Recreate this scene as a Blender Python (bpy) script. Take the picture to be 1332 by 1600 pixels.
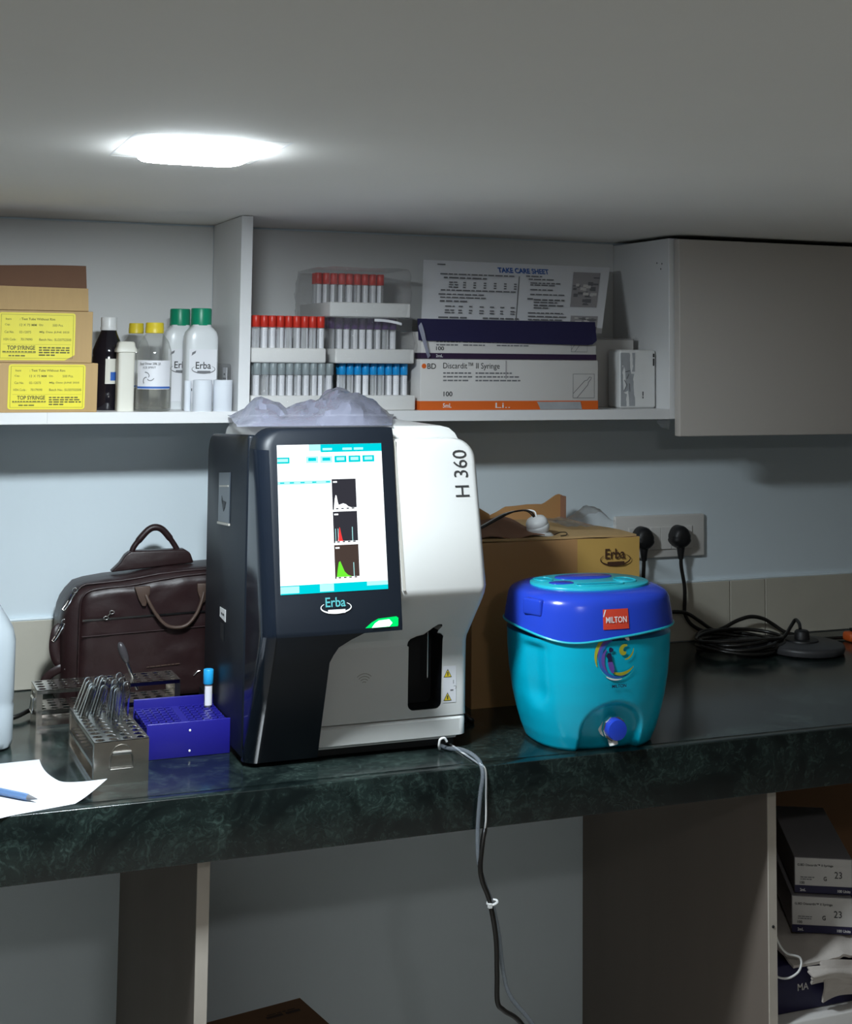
import bpy, bmesh, math, random
from mathutils import Matrix, Vector, noise
random.seed(7)
PI = math.pi
S = bpy.context.scene
C = S.collection
for o in list(bpy.data.objects): bpy.data.objects.remove(o)

# ------------------------------------------------------------------ camera
cd = bpy.data.cameras.new('camera'); cam = bpy.data.objects.new('camera', cd); C.objects.link(cam)
F, YAW, PIT, ROLL, PPX, PPY = 2175.07, 0.36805, 0.08234, 0.01104, 665.93, 369.06
cy, sy, cp, sp = math.cos(YAW), math.sin(YAW), math.cos(PIT), math.sin(PIT)
fw = Vector((sy*cp, cy*cp, sp)); rt = Vector((cy, -sy, 0)); up = rt.cross(fw)
cr, sr = math.cos(ROLL), math.sin(ROLL)
r2 = cr*rt + sr*up; u2 = -sr*rt + cr*up
m = Matrix((r2, u2, -fw)).transposed().to_4x4(); m.translation = Vector((0, -2.3, 1.38404))
cam.matrix_world = m
cd.sensor_fit = 'VERTICAL'; cd.sensor_height = 24.0; cd.lens = 24.0*F/1600.0
cd.shift_x = (666-PPX)/1600.0; cd.shift_y = (PPY-800)/1600.0
cd.clip_start = 0.02; cd.clip_end = 50
S.camera = cam

# ------------------------------------------------------------------ world, exposure
w = bpy.data.worlds.new('world'); S.world = w; w.use_nodes = True
w.node_tree.nodes['Background'].inputs[0].default_value = (0.05, 0.055, 0.06, 1)
w.node_tree.nodes['Background'].inputs[1].default_value = 0.2
S.view_settings.view_transform = 'Standard'; S.view_settings.look = 'None'
S.view_settings.gamma = 1.0; S.view_settings.use_curve_mapping = False
S.view_settings.exposure = 0.22
LIGHT_MAIN = 345.0       # strength of the ceiling light above the counter
LIGHT_ROOM = 90.0       # strength of the ceiling light nearer the doorway
CEIL = 1.59

# ------------------------------------------------------------------ materials
def nodes(name):
    mt = bpy.data.materials.new(name); mt.use_nodes = True
    nt = mt.node_tree; b = nt.nodes['Principled BSDF']
    return mt, nt, b
def mat(name, col, rough=0.5, metal=0.0, var=0.0, scale=20.0, bump=0.0, bscale=200.0, spec=0.5, emit=0.0, stretch=(1,1,1), coat=0.0):
    mt, nt, b = nodes(name)
    b.inputs['Base Color'].default_value = (*col, 1); b.inputs['Roughness'].default_value = rough
    b.inputs['Metallic'].default_value = metal; b.inputs['Specular IOR Level'].default_value = spec
    b.inputs['Coat Weight'].default_value = coat
    if emit:
        b.inputs['Emission Color'].default_value = (*col, 1); b.inputs['Emission Strength'].default_value = emit
    tc = nt.nodes.new('ShaderNodeTexCoord'); mp = nt.nodes.new('ShaderNodeMapping')
    mp.inputs['Scale'].default_value = stretch
    nt.links.new(tc.outputs['Object'], mp.inputs[0])
    nz = nt.nodes.new('ShaderNodeTexNoise'); nz.inputs['Scale'].default_value = scale; nz.inputs['Detail'].default_value = 4
    nt.links.new(mp.outputs[0], nz.inputs['Vector'])
    mx = nt.nodes.new('ShaderNodeMix'); mx.data_type = 'RGBA'
    mx.inputs[6].default_value = (*[max(0, c*(1-var)) for c in col], 1)
    mx.inputs[7].default_value = (*[min(1, c*(1+var)) for c in col], 1)
    nt.links.new(nz.outputs[0], mx.inputs[0]); nt.links.new(mx.outputs[2], b.inputs['Base Color'])
    if bump:
        n2 = nt.nodes.new('ShaderNodeTexNoise'); n2.inputs['Scale'].default_value = bscale; n2.inputs['Detail'].default_value = 3
        nt.links.new(mp.outputs[0], n2.inputs['Vector'])
        bp = nt.nodes.new('ShaderNodeBump'); bp.inputs['Strength'].default_value = bump; bp.inputs['Distance'].default_value = 0.002
        nt.links.new(n2.outputs[0], bp.inputs['Height']); nt.links.new(bp.outputs[0], b.inputs['Normal'])
    return mt
def glow(name, col, s):
    mt = bpy.data.materials.new(name); mt.use_nodes = True; nt = mt.node_tree; nt.nodes.clear()
    e = nt.nodes.new('ShaderNodeEmission'); e.inputs[0].default_value = (*col, 1); e.inputs[1].default_value = s
    o = nt.nodes.new('ShaderNodeOutputMaterial'); nt.links.new(e.outputs[0], o.inputs[0]); return mt
def clear(name, tint=(1,1,1), ior=1.45, rough=0.03, haze=0.0, hcol=(0.8,0.82,0.85), bump=0.0, bscale=60):
    """thin clear plastic or glass: see-through with a Fresnel gloss and a little milky haze"""
    mt = bpy.data.materials.new(name); mt.use_nodes = True; nt = mt.node_tree; nt.nodes.clear()
    t = nt.nodes.new('ShaderNodeBsdfTransparent'); t.inputs[0].default_value = (*tint, 1)
    d = nt.nodes.new('ShaderNodeBsdfDiffuse'); d.inputs[0].default_value = (*hcol, 1)
    g = nt.nodes.new('ShaderNodeBsdfGlossy'); g.inputs['Roughness'].default_value = rough
    lw = nt.nodes.new('ShaderNodeLayerWeight'); lw.inputs[0].default_value = .5
    pw = nt.nodes.new('ShaderNodeMath'); pw.operation = 'POWER'; pw.inputs[1].default_value = 3.5
    fr = nt.nodes.new('ShaderNodeMath'); fr.operation = 'MULTIPLY_ADD'; fr.inputs[1].default_value = .6; fr.inputs[2].default_value = ((ior-1)/(ior+1))**2
    nt.links.new(lw.outputs['Facing'], pw.inputs[0]); nt.links.new(pw.outputs[0], fr.inputs[0])
    a = nt.nodes.new('ShaderNodeMixShader'); a.inputs[0].default_value = haze
    nt.links.new(t.outputs[0], a.inputs[1]); nt.links.new(d.outputs[0], a.inputs[2])
    b = nt.nodes.new('ShaderNodeMixShader'); nt.links.new(fr.outputs[0], b.inputs[0])
    nt.links.new(a.outputs[0], b.inputs[1]); nt.links.new(g.outputs[0], b.inputs[2])
    if bump:
        n2 = nt.nodes.new('ShaderNodeTexNoise'); n2.inputs['Scale'].default_value = bscale
        bp = nt.nodes.new('ShaderNodeBump'); bp.inputs['Strength'].default_value = bump; bp.inputs['Distance'].default_value = 0.004
        nt.links.new(n2.outputs[0], bp.inputs['Height'])
        nt.links.new(bp.outputs[0], g.inputs['Normal'])
    o = nt.nodes.new('ShaderNodeOutputMaterial'); nt.links.new(b.outputs[0], o.inputs[0]); return mt
def marble(name, dark, vein, amount=0.5, rough=0.12):
    mt, nt, b = nodes(name)
    tc = nt.nodes.new('ShaderNodeTexCoord')
    n1 = nt.nodes.new('ShaderNodeTexNoise'); n1.inputs['Scale'].default_value = 9; n1.inputs['Detail'].default_value = 8; n1.inputs['Roughness'].default_value = .65; n1.inputs['Distortion'].default_value = 1.6
    n2 = nt.nodes.new('ShaderNodeTexNoise'); n2.inputs['Scale'].default_value = 55; n2.inputs['Detail'].default_value = 6; n2.inputs['Roughness'].default_value = .7; n2.inputs['Distortion'].default_value = 3.0
    for n in (n1, n2): nt.links.new(tc.outputs['Object'], n.inputs['Vector'])
    r1 = nt.nodes.new('ShaderNodeValToRGB'); r1.color_ramp.elements[0].position = .42; r1.color_ramp.elements[1].position = .68
    r2_ = nt.nodes.new('ShaderNodeValToRGB'); r2_.color_ramp.elements[0].position = .50; r2_.color_ramp.elements[1].position = .72
    nt.links.new(n1.outputs[0], r1.inputs[0]); nt.links.new(n2.outputs[0], r2_.inputs[0])
    mu = nt.nodes.new('ShaderNodeMath'); mu.operation = 'MULTIPLY'
    nt.links.new(r1.outputs[0], mu.inputs[0]); nt.links.new(r2_.outputs[0], mu.inputs[1])
    ad = nt.nodes.new('ShaderNodeMath'); ad.operation = 'MULTIPLY_ADD'; ad.inputs[1].default_value = .22; ad.use_clamp = True
    nt.links.new(r1.outputs[0], ad.inputs[0]); nt.links.new(mu.outputs[0], ad.inputs[2])
    mx = nt.nodes.new('ShaderNodeMix'); mx.data_type = 'RGBA'
    mx.inputs[6].default_value = (*dark, 1); mx.inputs[7].default_value = (*vein, 1)
    nt.links.new(ad.outputs[0], mx.inputs[0]); nt.links.new(mx.outputs[2], b.inputs['Base Color'])
    b.inputs['Roughness'].default_value = rough
    return mt
M = {}
M['ceiling'] = mat('ceiling_board', (.86, .84, .80), .85, var=.05, scale=3, bump=.08, bscale=40)
M['paint'] = mat('blue_white_paint', (.74, .83, .88), .55, var=.05, scale=4, bump=.15, bscale=60)
M['wallgrey'] = mat('room_paint', (.40, .39, .37), .7, var=.05, scale=3)
M['floor'] = mat('floor_tile', (.60, .57, .52), .4, var=.08, scale=5)
M['tile'] = mat('beige_tile', (.54, .51, .43), .35, var=.08, scale=15, bump=.05)
M['grout'] = mat('dark_grout', (.10, .085, .065), .9, var=.2)
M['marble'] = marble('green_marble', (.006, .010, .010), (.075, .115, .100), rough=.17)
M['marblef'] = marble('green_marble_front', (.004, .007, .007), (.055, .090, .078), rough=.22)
M['laminate'] = mat('white_laminate', (.78, .78, .78), .35, var=.03, scale=3)
M['laminate_door'] = mat('beige_grey_laminate', (.56, .52, .48), .4, var=.03, scale=3)
M['laminate_back'] = mat('white_laminate_back', (.70, .70, .69), .45, var=.04, scale=3)
M['plyface'] = mat('panel_face', (.19, .155, .13), .6, var=.14, scale=10, stretch=(1, 1, .12))
M['plyedge'] = mat('panel_edge', (.52, .47, .41), .55, var=.1, scale=30)
M['card'] = mat('kraft_cardboard', (.46, .25, .10), .8, var=.07, scale=12, bump=.1, bscale=120)
M['card2'] = mat('tan_cardboard', (.50, .33, .15), .8, var=.06, scale=60, stretch=(3, 1, .2), bump=.08)
M['cardin'] = mat('cardboard_inside', (.30, .16, .10), .85, var=.08, scale=10)
M['carddark'] = mat('brown_cardboard', (.22, .11, .05), .8, var=.1, scale=9)
M['tapeamber'] = mat('amber_tape', (.56, .35, .10), .28, var=.06, scale=12, bump=.15, bscale=30)
M['yellow'] = mat('yellow_label', (.80, .70, .03), .5, var=.03)
M['ink'] = mat('dark_ink', (.03, .03, .03), .6)
M['inkgrey'] = mat('grey_ink', (.16, .16, .17), .6)
M['inkblue'] = mat('blue_ink', (.03, .12, .42), .6)
M['inkyellow'] = mat('label_ink', (.10, .09, .01), .6)
M['inkbrown'] = mat('brown_ink', (.055, .022, .010), .6)
M['whiteplastic'] = mat('white_plastic', (.78, .78, .77), .35, var=.02)
M['whitebottle'] = mat('white_bottle', (.74, .76, .77), .3, var=.02)
M['labelwhite'] = mat('white_label', (.76, .76, .79), .45, var=.02)
M['cream'] = mat('cream_plastic', (.70, .68, .60), .4, var=.03)
M['green'] = mat('green_cap', (.0, .27, .14), .35, var=.05)
M['capyellow'] = mat('yellow_cap', (.76, .58, .03), .4, var=.04)
M['darkbottle'] = mat('dark_brown_bottle', (.010, .008, .012), .12, var=.1)
M['paperwhite'] = mat('white_paper', (.70, .73, .78), .7, var=.02)
M['foam'] = mat('white_foam', (.72, .71, .69), .8, var=.03, scale=60, bump=.2, bscale=300)
M['capred'] = mat('red_cap', (.62, .035, .02), .35, var=.08)
M['capgrey'] = mat('grey_cap', (.26, .31, .32), .35, var=.08)
M['capblue'] = mat('blue_cap', (.01, .28, .65), .35, var=.06)
M['cappurple'] = mat('purple_cap', (.075, .03, .13), .35, var=.08)
M['capsky'] = mat('sky_blue_cap', (.02, .36, .72), .35, var=.05)
M['glass'] = clear('clear_glass', (.97, .98, .98), 1.9, .04, .03, hcol=(.85,.88,.9))
M['realglass'] = mat('test_tube_glass', (.96, .98, .98), .0, spec=.5)
M['realglass'].node_tree.nodes['Principled BSDF'].inputs['Transmission Weight'].default_value = 1.0
M['realglass'].node_tree.nodes['Principled BSDF'].inputs['IOR'].default_value = 1.45
M['tubeglass'] = clear('tube_plastic', (.95, .96, .97), 1.40, .05, .28, hcol=(.8,.8,.8))
M['film'] = clear('clear_film', (.98, .98, .98), 1.6, .10, .045, bump=.8, bscale=45)
M['filmmilky'] = clear('milky_film', (.9, .9, .95), 1.5, .16, .55, hcol=(.33, .34, .43), bump=.2, bscale=30)
M['jerry'] = clear('milky_jerrycan', (.85, .9, .95), 1.4, .25, .85, hcol=(.50, .56, .60))
M['bottleclear'] = clear('clear_bottle', (.93, .93, .91), 1.45, .04, .07)
M['liquid'] = clear('clear_liquid', (.86, .85, .80), 1.33, .02, .08, hcol=(.6, .58, .5))
M['black'] = mat('black_plastic', (.0055, .0085, .014), .45, var=.05, spec=.3)
M['blackgloss'] = mat('glossy_black_plastic', (.006, .009, .015), .14, var=.05)
M['blackmatte'] = mat('black_rubber', (.008, .008, .009), .5, var=.1)
M['cable'] = mat('black_cable', (.010, .009, .008), .3, var=.1)
M['shellwhite'] = mat('instrument_white', (.72, .72, .70), .32, var=.015, scale=5)
M['shellgrey'] = mat('instrument_grey_edge', (.40, .38, .34), .45)
M['port'] = mat('port_black', (.004, .005, .007), .5)
M['steel'] = mat('stainless_steel', (.72, .68, .62), .24, metal=1.0, var=.05, scale=8, bump=.06, bscale=25)
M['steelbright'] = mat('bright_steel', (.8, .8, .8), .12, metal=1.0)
M['bluerack'] = mat('blue_plastic', (.014, .012, .21), .35, var=.06)
M['leather'] = mat('brown_leather', (.021, .008, .0085), .42, var=.25, scale=30, bump=.35, bscale=70)
M['leatherlight'] = mat('tan_leather', (.075, .045, .033), .5, var=.15, scale=40)
M['teal'] = mat('teal_plastic', (.0, .42, .60), .30, var=.02)
M['teallight'] = mat('light_teal_plastic', (.02, .46, .56), .3, var=.02)
M['blue'] = mat('royal_blue_plastic', (.020, .060, .55), .22, var=.03)
M['red'] = mat('red_sticker', (.66, .06, .03), .4, var=.03)
M['white'] = mat('white_ink', (.82, .82, .82), .5)
M['swyellow'] = mat('olive_yellow_print', (.42, .40, .03), .4)
M['swpurple'] = mat('purple_print', (.14, .07, .36), .4)
M['swblue'] = mat('blue_print', (.03, .12, .45), .4)
M['navy'] = mat('navy_card', (.012, .010, .055), .5, var=.06)
M['purpleband'] = mat('dark_purple_band', (.030, .012, .045), .5, var=.06)
M['orange'] = mat('orange_band', (.72, .13, .015), .5, var=.04)
M['boxwhite'] = mat('white_box_card', (.64, .62, .60), .55, var=.02)
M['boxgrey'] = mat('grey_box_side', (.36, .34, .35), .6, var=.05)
M['silver'] = mat('silver_tape', (.50, .52, .55), .3, metal=.3, var=.15, scale=60, bump=.4, bscale=90)
M['switch'] = mat('switch_plate', (.70, .68, .65), .4, var=.02)
M['cloth'] = mat('white_cloth', (.55, .50, .46), .9, var=.06, scale=30, bump=.3, bscale=300)
M['penclear'] = mat('blue_pen', (.12, .22, .42), .25, var=.05)
M['disc'] = mat('dark_grey_disc', (.040, .040, .043), .45, var=.1)
M['orangeplug'] = mat('orange_plastic', (.60, .10, .015), .4)
M['bulb'] = mat('dark_rubber_bulb', (.06, .055, .06), .3)
M['porcelain'] = mat('white_holder', (.72, .73, .73), .3)
M['screen'] = glow('screen_white', (.93, .98, 1.0), 1.5)
M['screencyan'] = glow('screen_cyan', (.0, .62, .70), 1.0)
M['screenpale'] = glow('screen_pale_cyan', (.45, .93, .93), 1.0)
M['screendark'] = glow('screen_dark', (.035, .035, .045), 1.0)
M['screendark2'] = glow('screen_brown', (.065, .045, .038), 1.0)
M['screenred'] = glow('screen_red', (.85, .05, .05), 1.0)
M['screengreen'] = glow('screen_green', (.16, .80, .04), 1.0)
M['ledgreen'] = glow('led_green', (.0, .62, .12), 1.3)
M['ledcore'] = glow('led_core', (.55, 1.0, .75), 3.0)
M['lampmain'] = glow('ceiling_lamp_main', (.84, .94, 1.0), LIGHT_MAIN)
M['lamproom'] = glow('ceiling_lamp_room', (.97, .97, .96), LIGHT_ROOM)
M['lampmainrim'] = glow('ceiling_lamp_main_halo_rim', (.84, .94, 1.0), LIGHT_MAIN*.16)  # glow of the side wall added to light a halo on the ceiling
M['lamproomrim'] = glow('ceiling_lamp_room_halo_rim', (.97, .97, .96), LIGHT_ROOM*.16)
M['frame'] = mat('lamp_frame', (.75, .76, .76), .5)

# ------------------------------------------------------------------ mesh helpers
class MB:
    def __init__(s): s.v = []; s.f = []; s.sm = []
    def face(s, idx, smooth=False): s.f.append(tuple(idx)); s.sm.append(smooth)
    def box(s, x0, x1, y0, y1, z0, z1):
        i = len(s.v)
        s.v += [Vector(p) for p in ((x0,y0,z0),(x1,y0,z0),(x1,y1,z0),(x0,y1,z0),(x0,y0,z1),(x1,y0,z1),(x1,y1,z1),(x0,y1,z1))]
        for q in ((0,3,2,1),(4,5,6,7),(0,1,5,4),(1,2,6,5),(2,3,7,6),(3,0,4,7)): s.face([i+k for k in q])
        return s
    def loft(s, rings, cap0=True, cap1=True, closed=True, smooth=True):
        b = len(s.v); n = len(rings[0])
        for r in rings: s.v += [Vector(p) for p in r]
        for j in range(len(rings)-1):
            for k in range(n if closed else n-1):
                k2 = (k+1) % n
                s.face((b+j*n+k, b+j*n+k2, b+(j+1)*n+k2, b+(j+1)*n+k), smooth)
        if cap0: s.face([b+k for k in range(n)][::-1])
        if cap1: s.face([b+(len(rings)-1)*n+k for k in range(n)])
        return s
    def lathe(s, prof, c=(0,0,0), n=24, axis=None, smooth=True, cap0=True, cap1=True, a0=0, a1=2*PI):
        """prof: (r, z) pairs bottom to top; axis: direction of z"""
        c = Vector(c)
        q = Vector((0,0,1)).rotation_difference(Vector(axis).normalized()) if axis is not None else None
        full = abs(a1-a0-2*PI) < 1e-6
        rings = []
        for r, z in prof:
            ring = []
            for k in range(n if full else n+1):
                a = a0+(a1-a0)*k/n
                p = Vector((r*math.cos(a), r*math.sin(a), z))
                if q: p = q @ p
                ring.append(c+p)
            rings.append(ring)
        return s.loft(rings, cap0 and full, cap1 and full, full, smooth)
    def tube(s, pts, r, n=8, smooth_path=0, flat=1.0, ref=None, cap=True):
        """sweep a circle (flattened by flat along the second axis) along a path"""
        pts = [Vector(p) for p in pts]
        rs = list(r) if hasattr(r, '__len__') else [r]*len(pts)
        for _ in range(smooth_path):
            P = [pts[0]]; R = [rs[0]]
            for i in range(len(pts)-1):
                a, b = pts[i], pts[i+1]
                P += [a*.75+b*.25, a*.25+b*.75]; R += [rs[i]*.75+rs[i+1]*.25, rs[i]*.25+rs[i+1]*.75]
            P.append(pts[-1]); R.append(rs[-1]); pts, rs = P, R
        rings = []; nrm = None
        for i, p in enumerate(pts):
            t = (pts[min(i+1, len(pts)-1)]-pts[max(i-1, 0)])
            t = t.normalized() if t.length > 1e-9 else Vector((0,0,1))
            if ref is not None: nrm = Vector(ref)-t*Vector(ref).dot(t)
            elif nrm is None:
                a = Vector((0,0,1)) if abs(t.z) < .9 else Vector((1,0,0))
                nrm = a-t*a.dot(t)
            else: nrm = nrm-t*nrm.dot(t)
            nrm = nrm.normalized(); bn = t.cross(nrm)
            rings.append([p+nrm*(rs[i]*flat*math.sin(2*PI*k/n))+bn*(rs[i]*math.cos(2*PI*k/n)) for k in range(n)])
        return s.loft(rings, cap, cap, True, True)
    def prism(s, poly, o, u, v, d, smooth=False):
        """polygon (a,b) in the plane o + a*u + b*v, given depth along vector d"""
        o, u, v, d = Vector(o), Vector(u), Vector(v), Vector(d)
        r0 = [o+u*a+v*b for a, b in poly]; r1 = [p+d for p in r0]
        return s.loft([r0, r1], True, True, True, smooth)
    def quadgrid(s, fn, nu, nv, smooth=True):
        b = len(s.v)
        for j in range(nv+1):
            for i in range(nu+1): s.v.append(Vector(fn(i/nu, j/nv)))
        for j in range(nv):
            for i in range(nu):
                a = b+j*(nu+1)+i
                s.face((a, a+1, a+nu+2, a+nu+1), smooth)
        return s
    def sheet(s, fn, nu, nv, th, smooth=True):
        """a thin sheet with thickness th (offset along +z-ish normals)"""
        P = [[Vector(fn(i/nu, j/nv)) for i in range(nu+1)] for j in range(nv+1)]
        b = len(s.v); W = nu+1; N = W*(nv+1)
        nr = []
        for j in range(nv+1):
            for i in range(nu+1):
                du = P[j][min(i+1,nu)]-P[j][max(i-1,0)]; dv = P[min(j+1,nv)][i]-P[max(j-1,0)][i]
                nn = du.cross(dv); nr.append(nn.normalized() if nn.length > 1e-12 else Vector((0,0,1)))
        flatP = [p for r in P for p in r]
        s.v += flatP; s.v += [p+n*th for p, n in zip(flatP, nr)]
        for j in range(nv):
            for i in range(nu):
                a = b+j*W+i
                s.face((a, a+W, a+W+1, a+1), smooth); s.face((a+N, a+1+N, a+W+1+N, a+W+N), smooth)
        for i in range(nu):
            a = b+i; s.face((a, a+1, a+1+N, a+N)); a = b+nv*W+i; s.face((a+1, a, a+N, a+1+N))
        for j in range(nv):
            a = b+j*W; s.face((a+W, a, a+N, a+W+N)); a = b+j*W+nu; s.face((a, a+W, a+W+N, a+N))
        return s
    def strip(s, pts, normal, w0, w1=None, th=0.0):
        """flat ribbon through pts lying in a plane with the given normal"""
        n = Vector(normal).normalized(); pts = [Vector(p) for p in pts]; b = len(s.v)
        for i, p in enumerate(pts):
            t = (pts[min(i+1,len(pts)-1)]-pts[max(i-1,0)]).normalized(); sd = n.cross(t)
            f = i/(len(pts)-1); ww = w0+(w1-w0)*f if w1 is not None else w0
            if callable(w0): ww = w0(f)
            s.v += [p+sd*ww/2, p-sd*ww/2]
        for i in range(len(pts)-1): s.face((b+2*i, b+2*i+1, b+2*i+3, b+2*i+2))
        return s

def rootloc(p):
    l = Vector((0,0,0))
    while p is not None: l += p.location; p = p.parent
    return l
def put(name, mb, material, parent=None, local=False, bevel=0.0, seg=2, smooth=False):
    me = bpy.data.meshes.new(name)
    off = Vector((0,0,0)) if (local or parent is None) else rootloc(parent)
    me.from_pydata([tuple(p-off) for p in mb.v], [], mb.f)
    for p, q in zip(me.polygons, mb.sm): p.use_smooth = q
    bm = bmesh.new(); bm.from_mesh(me)
    bmesh.ops.remove_doubles(bm, verts=bm.verts, dist=2e-7)
    bmesh.ops.dissolve_degenerate(bm, dist=1e-7, edges=bm.edges)
    if all(len(e.link_faces) == 2 for e in bm.edges):
        bmesh.ops.recalc_face_normals(bm, faces=bm.faces)
        if bm.calc_volume(signed=True) < 0: bmesh.ops.reverse_faces(bm, faces=bm.faces)
    if bevel:
        es = [e for e in bm.edges if len(e.link_faces) == 2 and e.calc_face_angle(0) > .6]
        bmesh.ops.bevel(bm, geom=es, offset=bevel, segments=seg, profile=.5, affect='EDGES', clamp_overlap=True)
        if smooth or seg > 1:
            for fc in bm.faces: fc.smooth = True
    sm_any = any(fc.smooth for fc in bm.faces)
    bm.to_mesh(me); bm.free()
    if sm_any: me.set_sharp_from_angle(angle=math.radians(48))
    me.materials.append(M[material] if isinstance(material, str) else material)
    me.update()
    o = bpy.data.objects.new(name, me); C.objects.link(o)
    if parent is not None: o.parent = parent
    return o
def tag(o, label=None, cat=None, group=None, kind=None):
    if label: o['label'] = label
    if cat: o['category'] = cat
    if group: o['group'] = group
    if kind: o['kind'] = kind
    return o
def thing(name, label, cat, loc=(0,0,0), rz=0.0, group=None):
    o = bpy.data.objects.new(name, None); C.objects.link(o); o.location = loc; o.rotation_euler = (0,0,rz)
    o.empty_display_size = .02
    return tag(o, label, cat, group)
def B(*a): return MB().box(*a)
def part(name, dims, material, parent=None, bevel=0.0, seg=2, local=False): return put(name, B(*dims), material, parent, local, bevel, seg)
def struct(name, mb, material, parent=None, bevel=0.0):
    o = put(name, mb, material, parent, False, bevel)
    return tag(o, kind='structure') if parent is None else o
def copy_tree(o, parent=None):
    c = o.copy(); C.objects.link(c); c.parent = parent
    for ch in [x for x in bpy.data.objects if x.parent == o]: copy_tree(ch, c)
    return c
def text(name, body, o, u, v, material, parent, width=None, height=None, bold=0.0, local=False, align='LEFT', shear=0.0):
    """flat lettering: o is the lower left corner, u the reading direction, v the up direction"""
    cu = bpy.data.curves.new('t', 'FONT'); cu.body = body; cu.size = 1.0; cu.offset = bold; cu.shear = shear; cu.resolution_u = 3
    ob = bpy.data.objects.new('t', cu); C.objects.link(ob)
    dg = bpy.context.evaluated_depsgraph_get(); dg.update()
    me = bpy.data.meshes.new_from_object(ob.evaluated_get(dg), depsgraph=dg)
    bpy.data.objects.remove(ob); bpy.data.curves.remove(cu)
    xs = [p.co.x for p in me.vertices]; ys = [p.co.y for p in me.vertices]
    x0, x1, y0, y1 = min(xs), max(xs), min(ys), max(ys)
    sx = (width/(x1-x0)) if width else None; s_y = (height/(y1-y0)) if height else None
    sx = sx or s_y; s_y = s_y or sx
    o, u, v = Vector(o), Vector(u).normalized(), Vector(v).normalized()
    off = Vector((0,0,0)) if local else rootloc(parent)
    for p in me.vertices: p.co = o-off+u*((p.co.x-x0)*sx)+v*((p.co.y-y0)*s_y)
    me.materials.clear(); me.materials.append(M[material] if isinstance(material, str) else material)
    r = bpy.data.objects.new(name, me); C.objects.link(r); r.parent = parent
    return r
def bars(name, lines, o, u, v, material, parent, local=False):
    """illegible small print: rows of short dashes; lines = (a, b, length, height)"""
    o, u, v = Vector(o), Vector(u), Vector(v); mb = MB(); rnd = random.Random(len(lines)*13+1)
    for a, b, L, h in lines:
        x = a
        while x < a+L-h:
            wd = min(h*rnd.uniform(1.6, 5), a+L-x)
            i = len(mb.v); mb.v += [o+u*x+v*b, o+u*(x+wd)+v*b, o+u*(x+wd)+v*(b+h), o+u*x+v*(b+h)]; mb.face((i,i+1,i+2,i+3)); x += wd+h*.7
    return put(name, mb, material, parent, local)
X_, Y_, Z_ = Vector((1,0,0)), Vector((0,1,0)), Vector((0,0,1))
def logo_erba(o, u, v, wd, parent, mtext, mring, local=False):
    """word mark with an oval swoosh and a small bar beneath; o = centre"""
    o, u, v = Vector(o), Vector(u).normalized(), Vector(v).normalized(); n = u.cross(v)
    text('lettering', 'Erba', o-u*wd*.34-v*wd*.06, u, v, mtext, parent, width=wd*.66, height=wd*.30, bold=.012, local=local)
    mb = MB()
    pts = []
    for k in range(27):
        a = math.radians(142+k*(262/26.0)); pts.append(o+u*(wd*.5*math.cos(a))+v*(wd*.175*math.sin(a)-wd*.07)+n*.0001)
    mb.strip(pts, n, lambda f: wd*(.012+.034*math.sin(PI*f)))
    put('swoosh', mb, mring, parent, local)
    mb = MB(); q = [o+u*(wd*a)+v*(wd*b)+n*.0003 for a, b in ((-.27,-.25),(.30,-.25),(.30,-.14),(-.27,-.14))]
    i = 0; mb.v += q; mb.face((0,1,2,3)); put('logo_bar', mb, mring, parent, local)
def catmull(pts, n=8):
    pts = [Vector(p) for p in pts]; P = [2*pts[0]-pts[1]]+pts+[2*pts[-1]-pts[-2]]; out = []
    for i in range(1, len(P)-2):
        for k in range(n):
            t = k/n; a, b, c, d = P[i-1], P[i], P[i+1], P[i+2]
            out.append(.5*((2*b)+(-a+c)*t+(2*a-5*b+4*c-d)*t*t+(-a+3*b-3*c+d)*t**3))
    out.append(pts[-1]); return out
def interp(tab, x):
    if x <= tab[0][0]: return tab[0][1]
    for (a, p), (b, q) in zip(tab, tab[1:]):
        if x <= b: return p+(q-p)*(x-a)/(b-a)
    return tab[-1][1]

# ------------------------------------------------------------------ the room
X0, X1, YB = -1.9, 2.9, -4.2
struct('floor', B(X0-.1, X1+.1, YB-.1, .1, -.06, 0), 'floor')
struct('ceiling', B(X0-.1, X1+.1, YB-.1, .1, CEIL, CEIL+.06), 'ceiling')
wb = struct('wall_back', B(X0-.1, X1+.1, 0, .1, 0, CEIL), 'paint')
struct('wall_left', B(X0-.1, X0, YB, 0, 0, CEIL), 'wallgrey')
struct('wall_right', B(X1, X1+.1, YB, 0, 0, CEIL), 'wallgrey')
struct('wall_front', B(X0-.1, X1+.1, YB-.1, YB, 0, CEIL), 'wallgrey')
joints = [-1.9, -1.49, -1.19, -.89, -.59, -.29, .01, .31, .61, .91, 1.21, 1.51, 1.589, 1.889, 2.189, 2.489, 2.9]
put('grout', B(X0, X1, -.0035, 0, .85, .9555), 'grout', wb)
for a, b in zip(joints, joints[1:]):
    put('tile', B(a+.0009, b-.0009, -.007, -.0005, .851, .957+random.uniform(-.0006,.0006)), 'tile', wb, bevel=.0008, seg=1)
# thin uneven bead of paint over the tiles
bead = []
for i in range(97):
    x = X0+(X1-X0)*i/96.0; bead.append((x, -.0035, .9583+.0012*noise.noise((x*9, 3, 1))))
put('paint_bead', MB().tube(bead, .0032, 6), 'paint', wb)

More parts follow.
